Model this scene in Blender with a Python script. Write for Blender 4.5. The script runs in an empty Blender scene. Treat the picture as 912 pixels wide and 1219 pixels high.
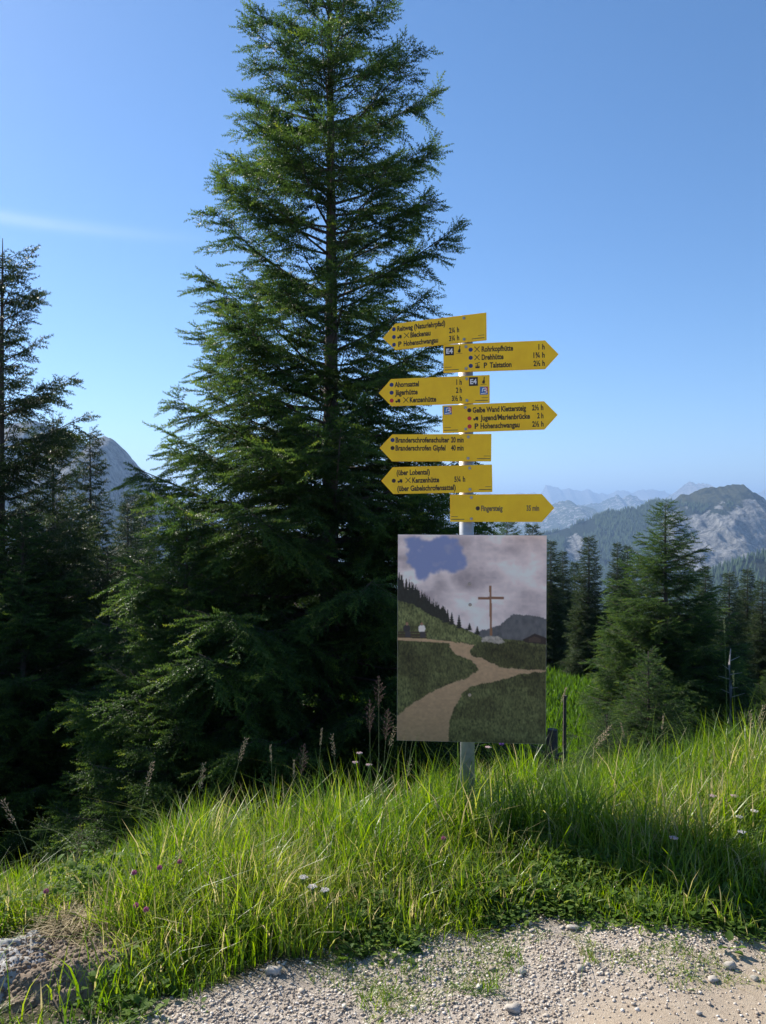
import bpy, bmesh, math, random
import numpy as np
from mathutils import Matrix, Vector

# ------------------------------------------------------------------ camera, sky, sun, exposure
sc = bpy.context.scene
col = sc.collection
F = 940.0; CX = 456.0; HY = 612.0; CZ = 1.6          # pixel focal length, centre column, horizon row, eye height

cam_d = bpy.data.cameras.new('camera'); cam = bpy.data.objects.new('camera', cam_d); col.objects.link(cam)
cam.location = (0, 0, CZ); cam.rotation_euler = (math.radians(90), 0, 0)
cam_d.sensor_fit = 'VERTICAL'; cam_d.sensor_height = 36.0; cam_d.sensor_width = 27.0
cam_d.lens = 36.0 * F / 1219.0
cam_d.shift_y = (612.0 - 609.5) / 1219.0
cam_d.clip_start = 0.05; cam_d.clip_end = 120000
sc.camera = cam

SUN_AZ = math.radians(-49); SUN_EL = math.radians(39)   # azimuth from +Y, negative to the left
sd = Vector((math.sin(SUN_AZ) * math.cos(SUN_EL), math.cos(SUN_AZ) * math.cos(SUN_EL), math.sin(SUN_EL)))
w = bpy.data.worlds.new('World'); sc.world = w; w.use_nodes = True
nt = w.node_tree; nt.nodes.clear()
out = nt.nodes.new('ShaderNodeOutputWorld'); bg = nt.nodes.new('ShaderNodeBackground')
sky = nt.nodes.new('ShaderNodeTexSky'); sky.sky_type = 'NISHITA'; sky.sun_disc = False
sky.sun_elevation = SUN_EL; sky.sun_rotation = SUN_AZ
sky.altitude = 2200; sky.air_density = 1.0; sky.dust_density = 1.1; sky.ozone_density = 2.4
bg.inputs['Strength'].default_value = 0.092
# a thin wisp of cirrus low on the left of the sky, laid out by view direction
tc = nt.nodes.new('ShaderNodeTexCoord'); mp = nt.nodes.new('ShaderNodeMapping')
mp.inputs['Scale'].default_value = (2.2, 2.2, 26); mp.inputs['Rotation'].default_value = (0, math.radians(1.5), 0)
nz = nt.nodes.new('ShaderNodeTexNoise'); nz.inputs['Scale'].default_value = 1.6; nz.inputs['Detail'].default_value = 7
nz.inputs['Roughness'].default_value = 0.6
nt.links.new(tc.outputs['Generated'], mp.inputs['Vector']); nt.links.new(mp.outputs['Vector'], nz.inputs['Vector'])
sx = nt.nodes.new('ShaderNodeSeparateXYZ'); nt.links.new(tc.outputs['Generated'], sx.inputs[0])
def wm(op, a, b=None, c=None):
    n = nt.nodes.new('ShaderNodeMath'); n.operation = op
    for i, v in enumerate((a, b, c)):
        if v is None: continue
        if isinstance(v, (int, float)): n.inputs[i].default_value = v
        else: nt.links.new(v, n.inputs[i])
    return n.outputs[0]
el0 = math.sin(math.atan((612 - 272) / F / math.sqrt(1 + (350 / F) ** 2)))
dz = wm('SUBTRACT', sx.outputs['Z'], el0)
dz = wm('DIVIDE', dz, 0.0065)
band = wm('POWER', 2.718, wm('MULTIPLY', wm('MULTIPLY', dz, dz), -1.0))
xm = wm('SUBTRACT', 1.0, wm('MULTIPLY', wm('ADD', sx.outputs['X'], 0.44), 4.0)); xm = wm('MINIMUM', wm('MAXIMUM', xm, 0.0), 1.0)
m1 = wm('MULTIPLY', wm('MULTIPLY', band, xm), wm('MINIMUM', wm('MULTIPLY', nz.outputs['Fac'], 1.1), 1.0))
wx = nt.nodes.new('ShaderNodeMixRGB'); wx.inputs['Color2'].default_value = (7.0, 7.6, 8.2, 1)
nt.links.new(wm('MULTIPLY', m1, 0.42), wx.inputs['Fac']); hs_ = nt.nodes.new('ShaderNodeHueSaturation'); hs_.inputs['Saturation'].default_value = 1.2; nt.links.new(sky.outputs[0], hs_.inputs['Color']); nt.links.new(hs_.outputs[0], wx.inputs['Color1'])
nt.links.new(wx.outputs[0], bg.inputs['Color']); nt.links.new(bg.outputs[0], out.inputs['Surface'])

sl = bpy.data.lights.new('sun', 'SUN'); sl.energy = 5.0; sl.angle = math.radians(0.5); sl.color = (1.0, 0.94, 0.84)
so = bpy.data.objects.new('sun', sl); col.objects.link(so)
so.rotation_euler = sd.to_track_quat('Z', 'Y').to_euler()
vs = sc.view_settings; vs.view_transform = 'Standard'; vs.look = 'None'; vs.exposure = 0.92; vs.gamma = 1.0
vs.use_curve_mapping = False
sc.cycles.max_bounces = 7; sc.cycles.diffuse_bounces = 3; sc.cycles.transmission_bounces = 4; sc.cycles.volume_bounces = 0

R = np.random.default_rng(7)
rnd = random.Random(5)

# ------------------------------------------------------------------ helpers
def at(px, py, Y): return Vector(((px - CX) / F * Y, Y, CZ - (py - HY) / F * Y))
def tag(o, label=None, cat=None, group=None, kind=None):
    if label: o['label'] = label
    if cat: o['category'] = cat
    if group: o['group'] = group
    if kind: o['kind'] = kind
    return o
def empty(name, loc, rot=(0, 0, 0)):
    o = bpy.data.objects.new(name, None); col.objects.link(o)
    o.location = loc; o.rotation_euler = rot; o.empty_display_size = 0.1
    return o
def link(name, me, parent=None, loc=None):
    o = bpy.data.objects.new(name, me); col.objects.link(o)
    if parent: o.parent = parent
    if loc is not None: o.location = loc
    return o
def np_mesh(name, V, T, mat, attrs=None, smooth=False, k=3, midx=None):
    V = np.asarray(V, dtype=np.float32).reshape(-1, 3); T = np.asarray(T, dtype=np.int32).reshape(-1, k)
    me = bpy.data.meshes.new(name)
    me.vertices.add(len(V)); me.vertices.foreach_set('co', V.ravel())
    me.loops.add(T.size); me.loops.foreach_set('vertex_index', T.ravel())
    me.polygons.add(len(T)); me.polygons.foreach_set('loop_start', np.arange(0, T.size, k, dtype=np.int32))
    if smooth: me.polygons.foreach_set('use_smooth', np.ones(len(T), dtype=bool))
    for m in (mat if isinstance(mat, (list, tuple)) else [mat]): me.materials.append(m)
    if midx is not None: me.polygons.foreach_set('material_index', np.asarray(midx, dtype=np.int32))
    me.update(calc_edges=True)
    for an, av in (attrs or {}).items():
        av = np.asarray(av, dtype=np.float32)
        if av.ndim == 1:
            a = me.attributes.new(an, 'FLOAT', 'POINT'); a.data.foreach_set('value', av)
        else:
            if av.shape[1] == 3: av = np.concatenate([av, np.ones((len(av), 1), np.float32)], 1)
            a = me.attributes.new(an, 'FLOAT_COLOR', 'POINT'); a.data.foreach_set('color', av.ravel())
    return me
def bm_obj(name, bm, mat, parent=None, smooth=False, loc=None):
    me = bpy.data.meshes.new(name); bm.normal_update(); bm.to_mesh(me); bm.free()
    for m in (mat if isinstance(mat, (list, tuple)) else [mat]): me.materials.append(m)
    if smooth:
        for p in me.polygons: p.use_smooth = True
    return link(name, me, parent, loc)
def hsh(a, b, s):
    h = (a * 374761393 + b * 668265263 + s * 974634777) & 0xFFFFFFFF
    h = ((h ^ (h >> 13)) * 1274126177) & 0xFFFFFFFF
    return ((h ^ (h >> 16)) & 0xFFFFFF) / float(0xFFFFFF)
def vn(x, y, s=0):
    x = np.asarray(x, float); y = np.asarray(y, float)
    xi = np.floor(x).astype(np.int64); yi = np.floor(y).astype(np.int64)
    fx = x - xi; fy = y - yi; fx = fx * fx * (3 - 2 * fx); fy = fy * fy * (3 - 2 * fy)
    a = hsh(xi, yi, s); b = hsh(xi + 1, yi, s); c = hsh(xi, yi + 1, s); d = hsh(xi + 1, yi + 1, s)
    return (a + (b - a) * fx) * (1 - fy) + (c + (d - c) * fx) * fy
def fbm(x, y, s=0, o=5, g=0.5):
    t = 0; a = 1; n = 0
    for i in range(o):
        t = t + a * vn(x * 2 ** i + 17.3 * i, y * 2 ** i - 9.1 * i, s + i); n += a; a *= g
    return t / n
def rfbm(x, y, s=0, o=6, g=0.5):
    t = 0; a = 1; n = 0
    for i in range(o):
        v = 1 - np.abs(2 * vn(x * 2 ** i + 7.7 * i, y * 2 ** i + 3.1 * i, s + i) - 1); t = t + a * v; n += a; a *= g
    return t / n
def sstep(a, b, x):
    t = np.clip((x - a) / (b - a), 0, 1); return t * t * (3 - 2 * t)
def tube(pts, rads, sides=6):
    """verts, quads of a tapered tube through points"""
    P = [Vector(p) for p in pts]; V = []; Q = []
    for i, p in enumerate(P):
        d = (P[min(i + 1, len(P) - 1)] - P[max(i - 1, 0)]); d.normalize()
        u = d.cross(Vector((0, 0, 1)));
        if u.length < 1e-3: u = d.cross(Vector((0, 1, 0)))
        u.normalize(); v = d.cross(u)
        for k in range(sides):
            a = 2 * math.pi * k / sides
            V.append(p + (u * math.cos(a) + v * math.sin(a)) * rads[i])
    for i in range(len(P) - 1):
        for k in range(sides):
            a = i * sides + k; b = i * sides + (k + 1) % sides
            Q.append((a, b, b + sides, a + sides))
    return V, Q
class MB:
    def __init__(s): s.V = []; s.F = []; s.M = []
    def add(s, V, F, m=0):
        n = len(s.V); s.V += [tuple(v) for v in V]; s.F += [tuple(i + n for i in f) for f in F]; s.M += [m] * len(F)
    def tube(s, pts, rads, sides=6, m=0):
        V, Q = tube(pts, rads, sides); k = sides; n = len(V)
        s.add(V, Q + [tuple(range(n - k, n)), tuple(reversed(range(k)))], m)
    def box(s, c, d, m=0):
        x, y, z = c; a, b, e = d[0] / 2, d[1] / 2, d[2] / 2
        V = [(x + i * a, y + j * b, z + k * e) for i in (-1, 1) for j in (-1, 1) for k in (-1, 1)]
        s.add(V, [(0, 1, 3, 2), (4, 6, 7, 5), (0, 4, 5, 1), (2, 3, 7, 6), (0, 2, 6, 4), (1, 5, 7, 3)], m)
    def blob(s, c, r, m=0, seg=8, rings=5, jit=0.0, sq=(1, 1, 1)):
        V = [(c[0], c[1], c[2] - r * sq[2])]; Fc = []
        for i in range(1, rings):
            ph = -math.pi / 2 + math.pi * i / rings
            for k in range(seg):
                a = 2 * math.pi * k / seg; q = r * (1 + rnd.uniform(-jit, jit))
                V.append((c[0] + q * sq[0] * math.cos(ph) * math.cos(a), c[1] + q * sq[1] * math.cos(ph) * math.sin(a), c[2] + q * sq[2] * math.sin(ph)))
        V.append((c[0], c[1], c[2] + r * sq[2])); n = len(V)
        for k in range(seg):
            Fc.append((0, 1 + (k + 1) % seg, 1 + k)); Fc.append((n - 1, n - 1 - seg + k, n - 1 - seg + (k + 1) % seg))
            for i in range(rings - 2):
                a = 1 + i * seg + k; b = 1 + i * seg + (k + 1) % seg
                Fc.append((a, b, b + seg, a + seg))
        s.add(V, Fc, m)
    def build(s, name, mat, parent=None, smooth=False, loc=None):
        me = bpy.data.meshes.new(name); me.from_pydata(s.V, [], s.F)
        for m in (mat if isinstance(mat, (list, tuple)) else [mat]): me.materials.append(m)
        for p, mi in zip(me.polygons, s.M): p.material_index = mi; p.use_smooth = smooth
        me.update(); return link(name, me, parent, loc)

# ------------------------------------------------------------------ materials
def mat(name):
    m = bpy.data.materials.new(name); m.use_nodes = True; t = m.node_tree; t.nodes.clear()
    o = t.nodes.new('ShaderNodeOutputMaterial'); p = t.nodes.new('ShaderNodeBsdfPrincipled')
    t.links.new(p.outputs[0], o.inputs['Surface']); return m, t, p, o
def noise(t, scale, detail=4, rough=0.5, coord='Object', vec=None):
    n = t.nodes.new('ShaderNodeTexNoise'); n.inputs['Scale'].default_value = scale; n.inputs['Detail'].default_value = detail
    n.inputs['Roughness'].default_value = rough
    c = t.nodes.new('ShaderNodeTexCoord'); t.links.new(c.outputs[coord], n.inputs['Vector']); return n.outputs['Fac']
def ramp(t, fac, stops):
    r = t.nodes.new('ShaderNodeValToRGB'); e = r.color_ramp.elements
    while len(e) < len(stops): e.new(0.5)
    for i, (p, c) in enumerate(stops): e[i].position = p; e[i].color = (*c, 1)
    t.links.new(fac, r.inputs[0]); return r.outputs[0]
def attr(t, n):
    a = t.nodes.new('ShaderNodeAttribute'); a.attribute_name = n; return a
def mixc(t, f, a, b):
    m = t.nodes.new('ShaderNodeMixRGB')
    for i, v in enumerate((f, a, b)):
        if isinstance(v, (int, float)): m.inputs[i].default_value = v
        elif isinstance(v, tuple): m.inputs[i].default_value = (*v, 1)
        else: t.links.new(v, m.inputs[i])
    return m.outputs[0]
def bump(t, p, h, s, d=0.01):
    b = t.nodes.new('ShaderNodeBump'); b.inputs['Strength'].default_value = s; b.inputs['Distance'].default_value = d
    t.links.new(h, b.inputs['Height']); t.links.new(b.outputs[0], p.inputs['Normal'])
def plain(name, c, rough=0.5, metal=0.0, var=0.12, sc_=20, bmp=0.0):
    m, t, p, o = mat(name); f = noise(t, sc_, 5, 0.6)
    a = tuple(x * (1 - var) for x in c); b = tuple(min(1, x * (1 + var)) for x in c)
    t.links.new(ramp(t, f, [(0.3, a), (0.7, b)]), p.inputs['Base Color'])
    p.inputs['Roughness'].default_value = rough; p.inputs['Metallic'].default_value = metal
    if bmp: bump(t, p, f, bmp, 0.002)
    return m
def leafmat(name, stops, trans=0.3, rough=0.5, attrn='tint', spec=0.16):
    m, t, p, o = mat(name); a = attr(t, attrn)
    c = ramp(t, a.outputs['Fac'], stops); t.links.new(c, p.inputs['Base Color'])
    p.inputs['Roughness'].default_value = rough; p.inputs['Specular IOR Level'].default_value = spec
    tr = t.nodes.new('ShaderNodeBsdfTranslucent'); hs = t.nodes.new('ShaderNodeHueSaturation')
    hs.inputs['Value'].default_value = 1.7; hs.inputs['Saturation'].default_value = 1.1; hs.inputs['Hue'].default_value = 0.49
    t.links.new(c, hs.inputs['Color']); t.links.new(hs.outputs[0], tr.inputs['Color'])
    mx = t.nodes.new('ShaderNodeMixShader'); mx.inputs[0].default_value = trans
    t.links.new(p.outputs[0], mx.inputs[1]); t.links.new(tr.outputs[0], mx.inputs[2]); t.links.new(mx.outputs[0], o.inputs['Surface'])
    return m
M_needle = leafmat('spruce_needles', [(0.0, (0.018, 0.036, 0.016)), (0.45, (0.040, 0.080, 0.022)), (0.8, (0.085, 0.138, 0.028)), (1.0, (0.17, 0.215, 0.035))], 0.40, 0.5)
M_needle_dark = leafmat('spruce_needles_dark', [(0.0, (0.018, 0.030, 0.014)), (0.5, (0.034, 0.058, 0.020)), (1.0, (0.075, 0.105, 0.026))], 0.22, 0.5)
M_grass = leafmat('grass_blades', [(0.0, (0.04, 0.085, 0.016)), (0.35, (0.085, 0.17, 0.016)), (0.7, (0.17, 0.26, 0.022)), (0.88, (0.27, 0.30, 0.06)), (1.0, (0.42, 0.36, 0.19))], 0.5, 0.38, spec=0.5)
M_weed = leafmat('weed_leaves', [(0.0, (0.04, 0.085, 0.02)), (0.5, (0.10, 0.17, 0.03)), (1.0, (0.22, 0.27, 0.06))], 0.4, 0.6, spec=0.15)
M_straw = leafmat('dry_straw', [(0.0, (0.22, 0.17, 0.09)), (1.0, (0.5, 0.42, 0.27))], 0.25, 0.6)
M_far_tree = leafmat('far_forest', [(0.0, (0.022, 0.042, 0.022)), (1.0, (0.05, 0.085, 0.03))], 0.0, 0.8)
M_bark = plain('spruce_bark', (0.085, 0.065, 0.055), 0.9, var=0.4, sc_=14, bmp=0.6)
M_deadwood = plain('weathered_wood', (0.33, 0.30, 0.27), 0.9, var=0.3, sc_=18, bmp=0.5)
M_galv = plain('galvanised_steel', (0.40, 0.41, 0.42), 0.5, metal=0.5, var=0.16, sc_=30)
M_yellow = plain('yellow_enamel', (0.98, 0.58, 0.010), 0.6, var=0.10, sc_=9)
M_black = plain('black_print', (0.018, 0.014, 0.014), 0.6)
M_greyprint = plain('faded_print', (0.13, 0.10, 0.05), 0.6)
M_bluedot = plain('blue_print', (0.022, 0.035, 0.16), 0.5)
M_blackdot = plain('black_dot_print', (0.03, 0.012, 0.014), 0.5)
M_reddot = plain('red_print', (0.55, 0.025, 0.035), 0.5)
M_white = plain('white_print', (0.75, 0.75, 0.76), 0.5)
M_cyan = plain('cyan_print', (0.03, 0.16, 0.42), 0.5)
M_bolt = plain('bolt_steel', (0.35, 0.33, 0.31), 0.35, metal=0.8)
M_alu = plain('panel_aluminium', (0.42, 0.42, 0.43), 0.5, metal=0.4)
M_stone = plain('limestone', (0.40, 0.36, 0.31), 0.85, var=0.22, sc_=25, bmp=0.6)

# ------------------------------------------------------------------ terrain height
EX = [-60, -2.4, -1.5, -0.93, -0.47, 0, 0.35, 0.62, 0.95, 1.45, 2.5, 60]
EY = [2.2, 2.22, 2.26, 2.42, 2.70, 2.88, 3.0, 3.12, 3.04, 2.92, 2.8, 2.8]
CXs = [-60, -2.6, -1.9, -1.45, -1.0, -0.35, 0.5, 1.3, 2.2, 60]
CYs = [3.0, 3.05, 3.2, 3.45, 3.8, 4.25, 4.5, 4.7, 4.9, 5.2]
def edgeY(x): return np.interp(x, EX, EY)
def crestY(x): return np.interp(x, CXs, CYs)
DX = [0, 0.3, 1.2, 3, 6.5, 12, 20, 35, 60, 100, 200, 500, 1200, 3000]
DZ = [0, -0.05, -0.6, -1.8, -3.4, -4.5, -5.0, -5.9, -6.6, -14, -55, -190, -400, -430]
def ground(x, y):
    x = np.asarray(x, float); y = np.asarray(y, float)
    e = edgeY(x); c = crestY(x); d = y - c
    z = np.interp(np.maximum(d, 0), DX, DZ)
    t = np.clip((y - e) / np.maximum(c - e, 0.1), 0, 1)
    z = z + 0.03 * np.sin(t * math.pi) * sstep(-1.2, 0.2, x) - t * (0.22 - 0.12 * sstep(0.7, 1.5, x)) * (0.25 + .75 * sstep(-1.6, -.3, x))
    z = z - 0.14 * (1 - sstep(-2.2, -0.9, x)) * sstep(2.6, 3.8, y)
    z = z - np.where(x < -2.5, (np.clip(-x - 2.5, 0, 30)) * 0.10, 0) * sstep(2.5, 5, y)
    far = np.sqrt(x * x + np.minimum(y, 0) ** 2)
    z = z - 400 * sstep(120, 1500, far) * (1 - sstep(20, 1000, y))
    near = np.exp(-(np.maximum(np.abs(y - 3), np.abs(x)) / 14) ** 2)
    z = z + (fbm(x * 3, y * 3, 3, 3) - 0.5) * 0.05 * near
    z = z + (fbm(x * 0.12, y * 0.12, 9, 4) - 0.5) * 1.6 * sstep(8, 30, y)
    z = z + (fbm(x * 0.004, y * 0.004, 11, 4) - 0.5) * 60 * sstep(200, 900, np.hypot(x, y))
    return z
def gz(x, y): return float(ground(np.array([x]), np.array([y]))[0])

def axis(lo, a, b, hi, step, g):
    mid = list(np.arange(a, b, step)); up = []; v = b; s = step
    while v < hi: up.append(v); s *= g; v += s
    up.append(hi); dn = []; v = a; s = step
    while v > lo: s *= g; v -= s; dn.append(max(v, lo))
    return np.array(dn[::-1] + mid + up)
xs = axis(-45000, -3.2, 3.6, 45000, 0.05, 1.09); ys = axis(-20000, 1.2, 6.2, 45000, 0.04, 1.075)
GX, GY = np.meshgrid(xs, ys); GZ = ground(GX, GY)
nx, ny = len(xs), len(ys)
ii = (np.arange(ny - 1)[:, None] * nx + np.arange(nx - 1)[None, :]).ravel()
Q = np.stack([ii, ii + 1, ii + nx + 1, ii + nx], 1)
en = edgeY(GX) + (fbm(GX * 5, GY * 5, 21, 3) - 0.5) * 0.3
gravel = (1 - sstep(-0.06, 0.16, GY - en)) * (1 - sstep(20, 60, np.abs(GX)))
smoothp = sstep(-0.1, 0.5, (GX - 0.55) * 0.8 - (GY - 2.62) * 1.5 + (fbm(GX * 4, GY * 4, 5, 3) - .5) * .6)
m, t, p, o = mat('mountain_ground')
ga = attr(t, 'gravel'); sa = attr(t, 'sandy')
n1 = noise(t, 60, 6, 0.7); n2 = noise(t, 2.2, 5, 0.6); n3 = noise(t, 260, 3, 0.6)
gcol = ramp(t, n1, [(0.3, (0.27, 0.22, 0.17)), (0.5, (0.40, 0.34, 0.28)), (0.72, (0.54, 0.48, 0.41))])
scol = ramp(t, n1, [(0.3, (0.33, 0.26, 0.19)), (0.7, (0.45, 0.37, 0.28))])
gv = mixc(t, sa.outputs['Fac'], gcol, scol)
soil = ramp(t, n2, [(0.3, (0.035, 0.055, 0.016)), (0.55, (0.055, 0.105, 0.022)), (0.75, (0.085, 0.14, 0.03))])
nearsoil = ramp(t, n1, [(0.3, (0.035, 0.03, 0.018)), (0.7, (0.06, 0.06, 0.025))])
na = attr(t, 'bank'); soil2 = mixc(t, na.outputs['Fac'], soil, nearsoil)
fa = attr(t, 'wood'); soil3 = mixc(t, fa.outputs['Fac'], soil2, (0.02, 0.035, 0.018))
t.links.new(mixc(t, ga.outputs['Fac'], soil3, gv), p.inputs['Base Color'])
p.inputs['Roughness'].default_value = 0.92; p.inputs['Specular IOR Level'].default_value = 0.2
ad = t.nodes.new('ShaderNodeMath'); ad.operation = 'ADD'; t.links.new(n1, ad.inputs[0]); t.links.new(n3, ad.inputs[1])
bump(t, p, ad.outputs[0], 0.7, 0.006)
_q = GX / np.maximum(GY, 1) * F + CX
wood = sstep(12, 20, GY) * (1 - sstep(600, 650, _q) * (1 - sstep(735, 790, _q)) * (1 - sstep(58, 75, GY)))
bank = (1 - sstep(1.5, 4.0, GY - crestY(GX)))
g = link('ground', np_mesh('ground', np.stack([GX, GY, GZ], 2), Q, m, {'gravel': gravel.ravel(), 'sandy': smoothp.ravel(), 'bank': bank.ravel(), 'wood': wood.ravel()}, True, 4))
tag(g, kind='structure')

# ------------------------------------------------------------------ mountains
def rockmat(name, rock=((0.17, 0.17, 0.165), (0.46, 0.45, 0.43)), green=((0.022, 0.036, 0.018), (0.10, 0.105, 0.05))):
    m, t, p, o = mat(name); a = attr(t, 'rock'); b = attr(t, 'meadow')
    tc = t.nodes.new('ShaderNodeTexCoord'); mp = t.nodes.new('ShaderNodeMapping'); mp.inputs['Scale'].default_value = (1, 1, 0.35)
    t.links.new(tc.outputs['Object'], mp.inputs[0])
    n = t.nodes.new('ShaderNodeTexNoise'); n.inputs['Scale'].default_value = 0.028; n.inputs['Detail'].default_value = 9; n.inputs['Roughness'].default_value = 0.65
    t.links.new(mp.outputs[0], n.inputs['Vector'])
    mp2 = t.nodes.new('ShaderNodeMapping'); mp2.inputs['Scale'].default_value = (1, 1, 0.22); t.links.new(tc.outputs['Object'], mp2.inputs[0])
    n2 = t.nodes.new('ShaderNodeTexNoise'); n2.inputs['Scale'].default_value = 0.075; n2.inputs['Detail'].default_value = 8; n2.inputs['Roughness'].default_value = 0.75
    t.links.new(mp2.outputs[0], n2.inputs['Vector'])
    rc0 = ramp(t, n.outputs['Fac'], [(0.35, rock[0]), (0.62, rock[1])]); rc1 = ramp(t, n2.outputs['Fac'], [(0.36, (0.28, 0.29, 0.30)), (0.55, (1, 1, 1))])
    mm_ = t.nodes.new('ShaderNodeMixRGB'); mm_.blend_type = 'MULTIPLY'; mm_.inputs[0].default_value = 0.85; t.links.new(rc0, mm_.inputs[1]); t.links.new(rc1, mm_.inputs[2]); rc = mm_.outputs[0]
    gc = mixc(t, b.outputs['Fac'], green[0], green[1])
    # vegetated ledges break up the rock
    mlt = t.nodes.new('ShaderNodeMath'); mlt.operation = 'MULTIPLY_ADD'; mlt.inputs[1].default_value = 1.6; mlt.inputs[2].default_value = -0.8
    t.links.new(n.outputs['Fac'], mlt.inputs[0])
    ad = t.nodes.new('ShaderNodeMath'); ad.operation = 'ADD'; t.links.new(a.outputs['Fac'], ad.inputs[0]); t.links.new(mlt.outputs[0], ad.inputs[1])
    st = ramp(t, ad.outputs[0], [(0.42, (0, 0, 0)), (0.56, (1, 1, 1))])
    t.links.new(mixc(t, st, gc, rc), p.inputs['Base Color']); p.inputs['Roughness'].default_value = 0.95
    p.inputs['Specular IOR Level'].default_value = 0.1
    bump(t, p, n2.outputs['Fac'], 1.0, 30)
    return m
M_mt = rockmat('mountain_rock_and_scrub')
M_mt_far = rockmat('far_mountain_rock', green=((0.05, 0.07, 0.035), (0.10, 0.11, 0.06)))
surfs = {}
def ridge(name, crest, Y, df, db, base, nx, nv, amp, seed, sc_, mat_, rockf, meadowf, p=1.15):
    cx = [at(a, b, Y).x for a, b in crest]; cz = [at(a, b, Y).z for a, b in crest]
    X = np.linspace(cx[0], cx[-1], nx); Zc = np.interp(X, cx, cz)
    Zc = Zc + (fbm(X / sc_ * 6, X * 0 + 3, seed + 40, 5, .6) - 0.5) * amp * (0.22 if Y < 5000 else 0.42)
    v = np.concatenate([-np.linspace(1, 0, nv) ** 1.25, (np.linspace(0, 1, nv // 3)[1:])])
    VX, VV = np.meshgrid(X, v); YY = Y + np.where(VV < 0, VV * df, VV * db)
    ZC = np.broadcast_to(Zc, VX.shape)
    # spurs: the crest line wanders forwards and back
    s = np.abs(VV); H = (1 - s) ** p
    nz_ = rfbm(VX / sc_, YY / sc_ * 0.8, seed, 7, 0.52) - 0.55
    Z = base + (ZC - base) * H + nz_ * amp * np.minimum(s * 3.2, 1) * (1 - s ** 3)
    spur = (fbm(VX / sc_ * 0.8, VV * 0.4, seed + 9, 3) - 0.5) * (ZC - base) * 0.35 * np.sin(np.clip(s, 0, 1) * math.pi)
    Z = Z + spur
    gy, gx = np.gradient(Z); dxs = np.gradient(VX, axis=1); dys = np.gradient(YY, axis=0)
    slope = np.hypot(gx / dxs, gy / dys)
    rock = rockf(VX, YY, Z, slope, s); mead = meadowf(VX, YY, Z, slope, s)
    n = len(X); k = len(v); i = (np.arange(k - 1)[:, None] * n + np.arange(n - 1)[None, :]).ravel()
    Qd = np.stack([i, i + 1, i + n + 1, i + n], 1)
    me = np_mesh(name, np.stack([VX, YY, Z], 2), Qd, mat_, {'rock': rock.ravel(), 'meadow': mead.ravel()}, True, 4)
    ob = link(name, me); tag(ob, kind='structure'); surfs[len(surfs)] = (VX, YY, Z, rock, slope)
    return VX, YY, Z, rock, slope, mead
px3 = lambda X, Y: X / Y * F + CX
def bell(x, c, w_): return np.exp(-((x - c) / w_) ** 2)
def py3(Z, Y): return HY - (Z - CZ) / Y * F
def main_rock(X, Y, Z, s, v):
    q = px3(X, Y); r = py3(Z, Y)
    k = fbm(X / 90, Z / 60, 71, 4)
    cl = sstep(775, 805, q) * (1 - sstep(670, 690, r)) * sstep(596, 612, r + (k - .5) * 26)
    cl2 = bell(q, 684, 12) * sstep(630, 642, r) * (1 - sstep(664, 674, r))
    cl3 = sstep(870, 890, q) * sstep(588, 600, r)
    return np.clip(np.maximum(np.maximum(cl, cl2 * 1.1), cl3) * (0.45 + 0.45 * k + 0.15 * s), 0, 1)
def main_mead(X, Y, Z, s, v):
    r = py3(Z, Y); q = px3(X, Y)
    return np.clip(sstep(622, 590, r) * sstep(760, 830, q) * sstep(.38, .62, fbm(X / 45, Y / 45, 72, 5, .65)), 0, 1)
A = ridge('mountain', [(480, 668), (560, 652), (640, 640), (680, 628), (700, 618), (740, 607), (770, 601), (800, 594), (828, 585), (848, 578), (868, 576), (886, 580), (900, 590), (912, 597), (960, 612), (1040, 604), (1150, 616), (1300, 640)],
          3500, 1000, 1500, -460, 520, 150, 210, 3, 420, M_mt, main_rock, main_mead)
def all_rock(X, Y, Z, s, v): return np.clip(0.35 + 0.35 * s + 0.4 * (fbm(X / 300, Y / 300, 5, 4) - .5), 0, 1)
B = ridge('mountain', [(-700, 660), (-400, 600), (-200, 560), (-90, 530), (0, 512), (40, 500), (62, 504), (82, 515), (104, 528), (116, 522), (124, 519), (134, 525), (146, 536), (158, 548), (175, 566), (200, 590), (240, 615), (300, 650), (420, 690)],
          2600, 900, 1500, -440, 420, 130, 180, 13, 330, M_mt,
          lambda X, Y, Z, s, v: np.clip(0.55 + 0.3 * fbm(X / 90, Z / 70, 8, 4) - 0.9 * sstep(600, 650, py3(Z, Y)), 0, 1), lambda X, Y, Z, s, v: 0.3 * fbm(X / 50, Y / 50, 6, 3))
Cc = ridge('hill', [(600, 760), (700, 735), (780, 710), (830, 688), (870, 672), (912, 656), (980, 630), (1100, 600), (1300, 590)],
           1900, 700, 900, -430, 260, 80, 70, 23, 300, M_mt, lambda X, Y, Z, s, v: 0 * X + 0.12, lambda X, Y, Z, s, v: 0.9 * fbm(X / 120, Y / 120, 16, 3))
flat = lambda a: (lambda X, Y, Z, s, v: np.clip(a + 0.5 * (fbm(X / 500, Y / 500, 5, 4) - .5) + 0.15 * s, 0, 1))
ridge('mountain', [(470, 640), (560, 618), (600, 612), (640, 604), (662, 600), (676, 597), (692, 603), (712, 609), (740, 612), (790, 618), (900, 640)], 8000, 2200, 2500, -700, 300, 80, 420, 33, 1100, M_mt_far, flat(0.3), flat(0.3))
ridge('mountain', [(560, 640), (640, 618), (680, 606), (716, 598), (735, 590), (752, 592), (772, 600), (800, 607), (900, 610), (1000, 622)], 11000, 2500, 3000, -800, 300, 80, 500, 43, 1500, M_mt_far, flat(0.4), flat(0.3))
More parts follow.
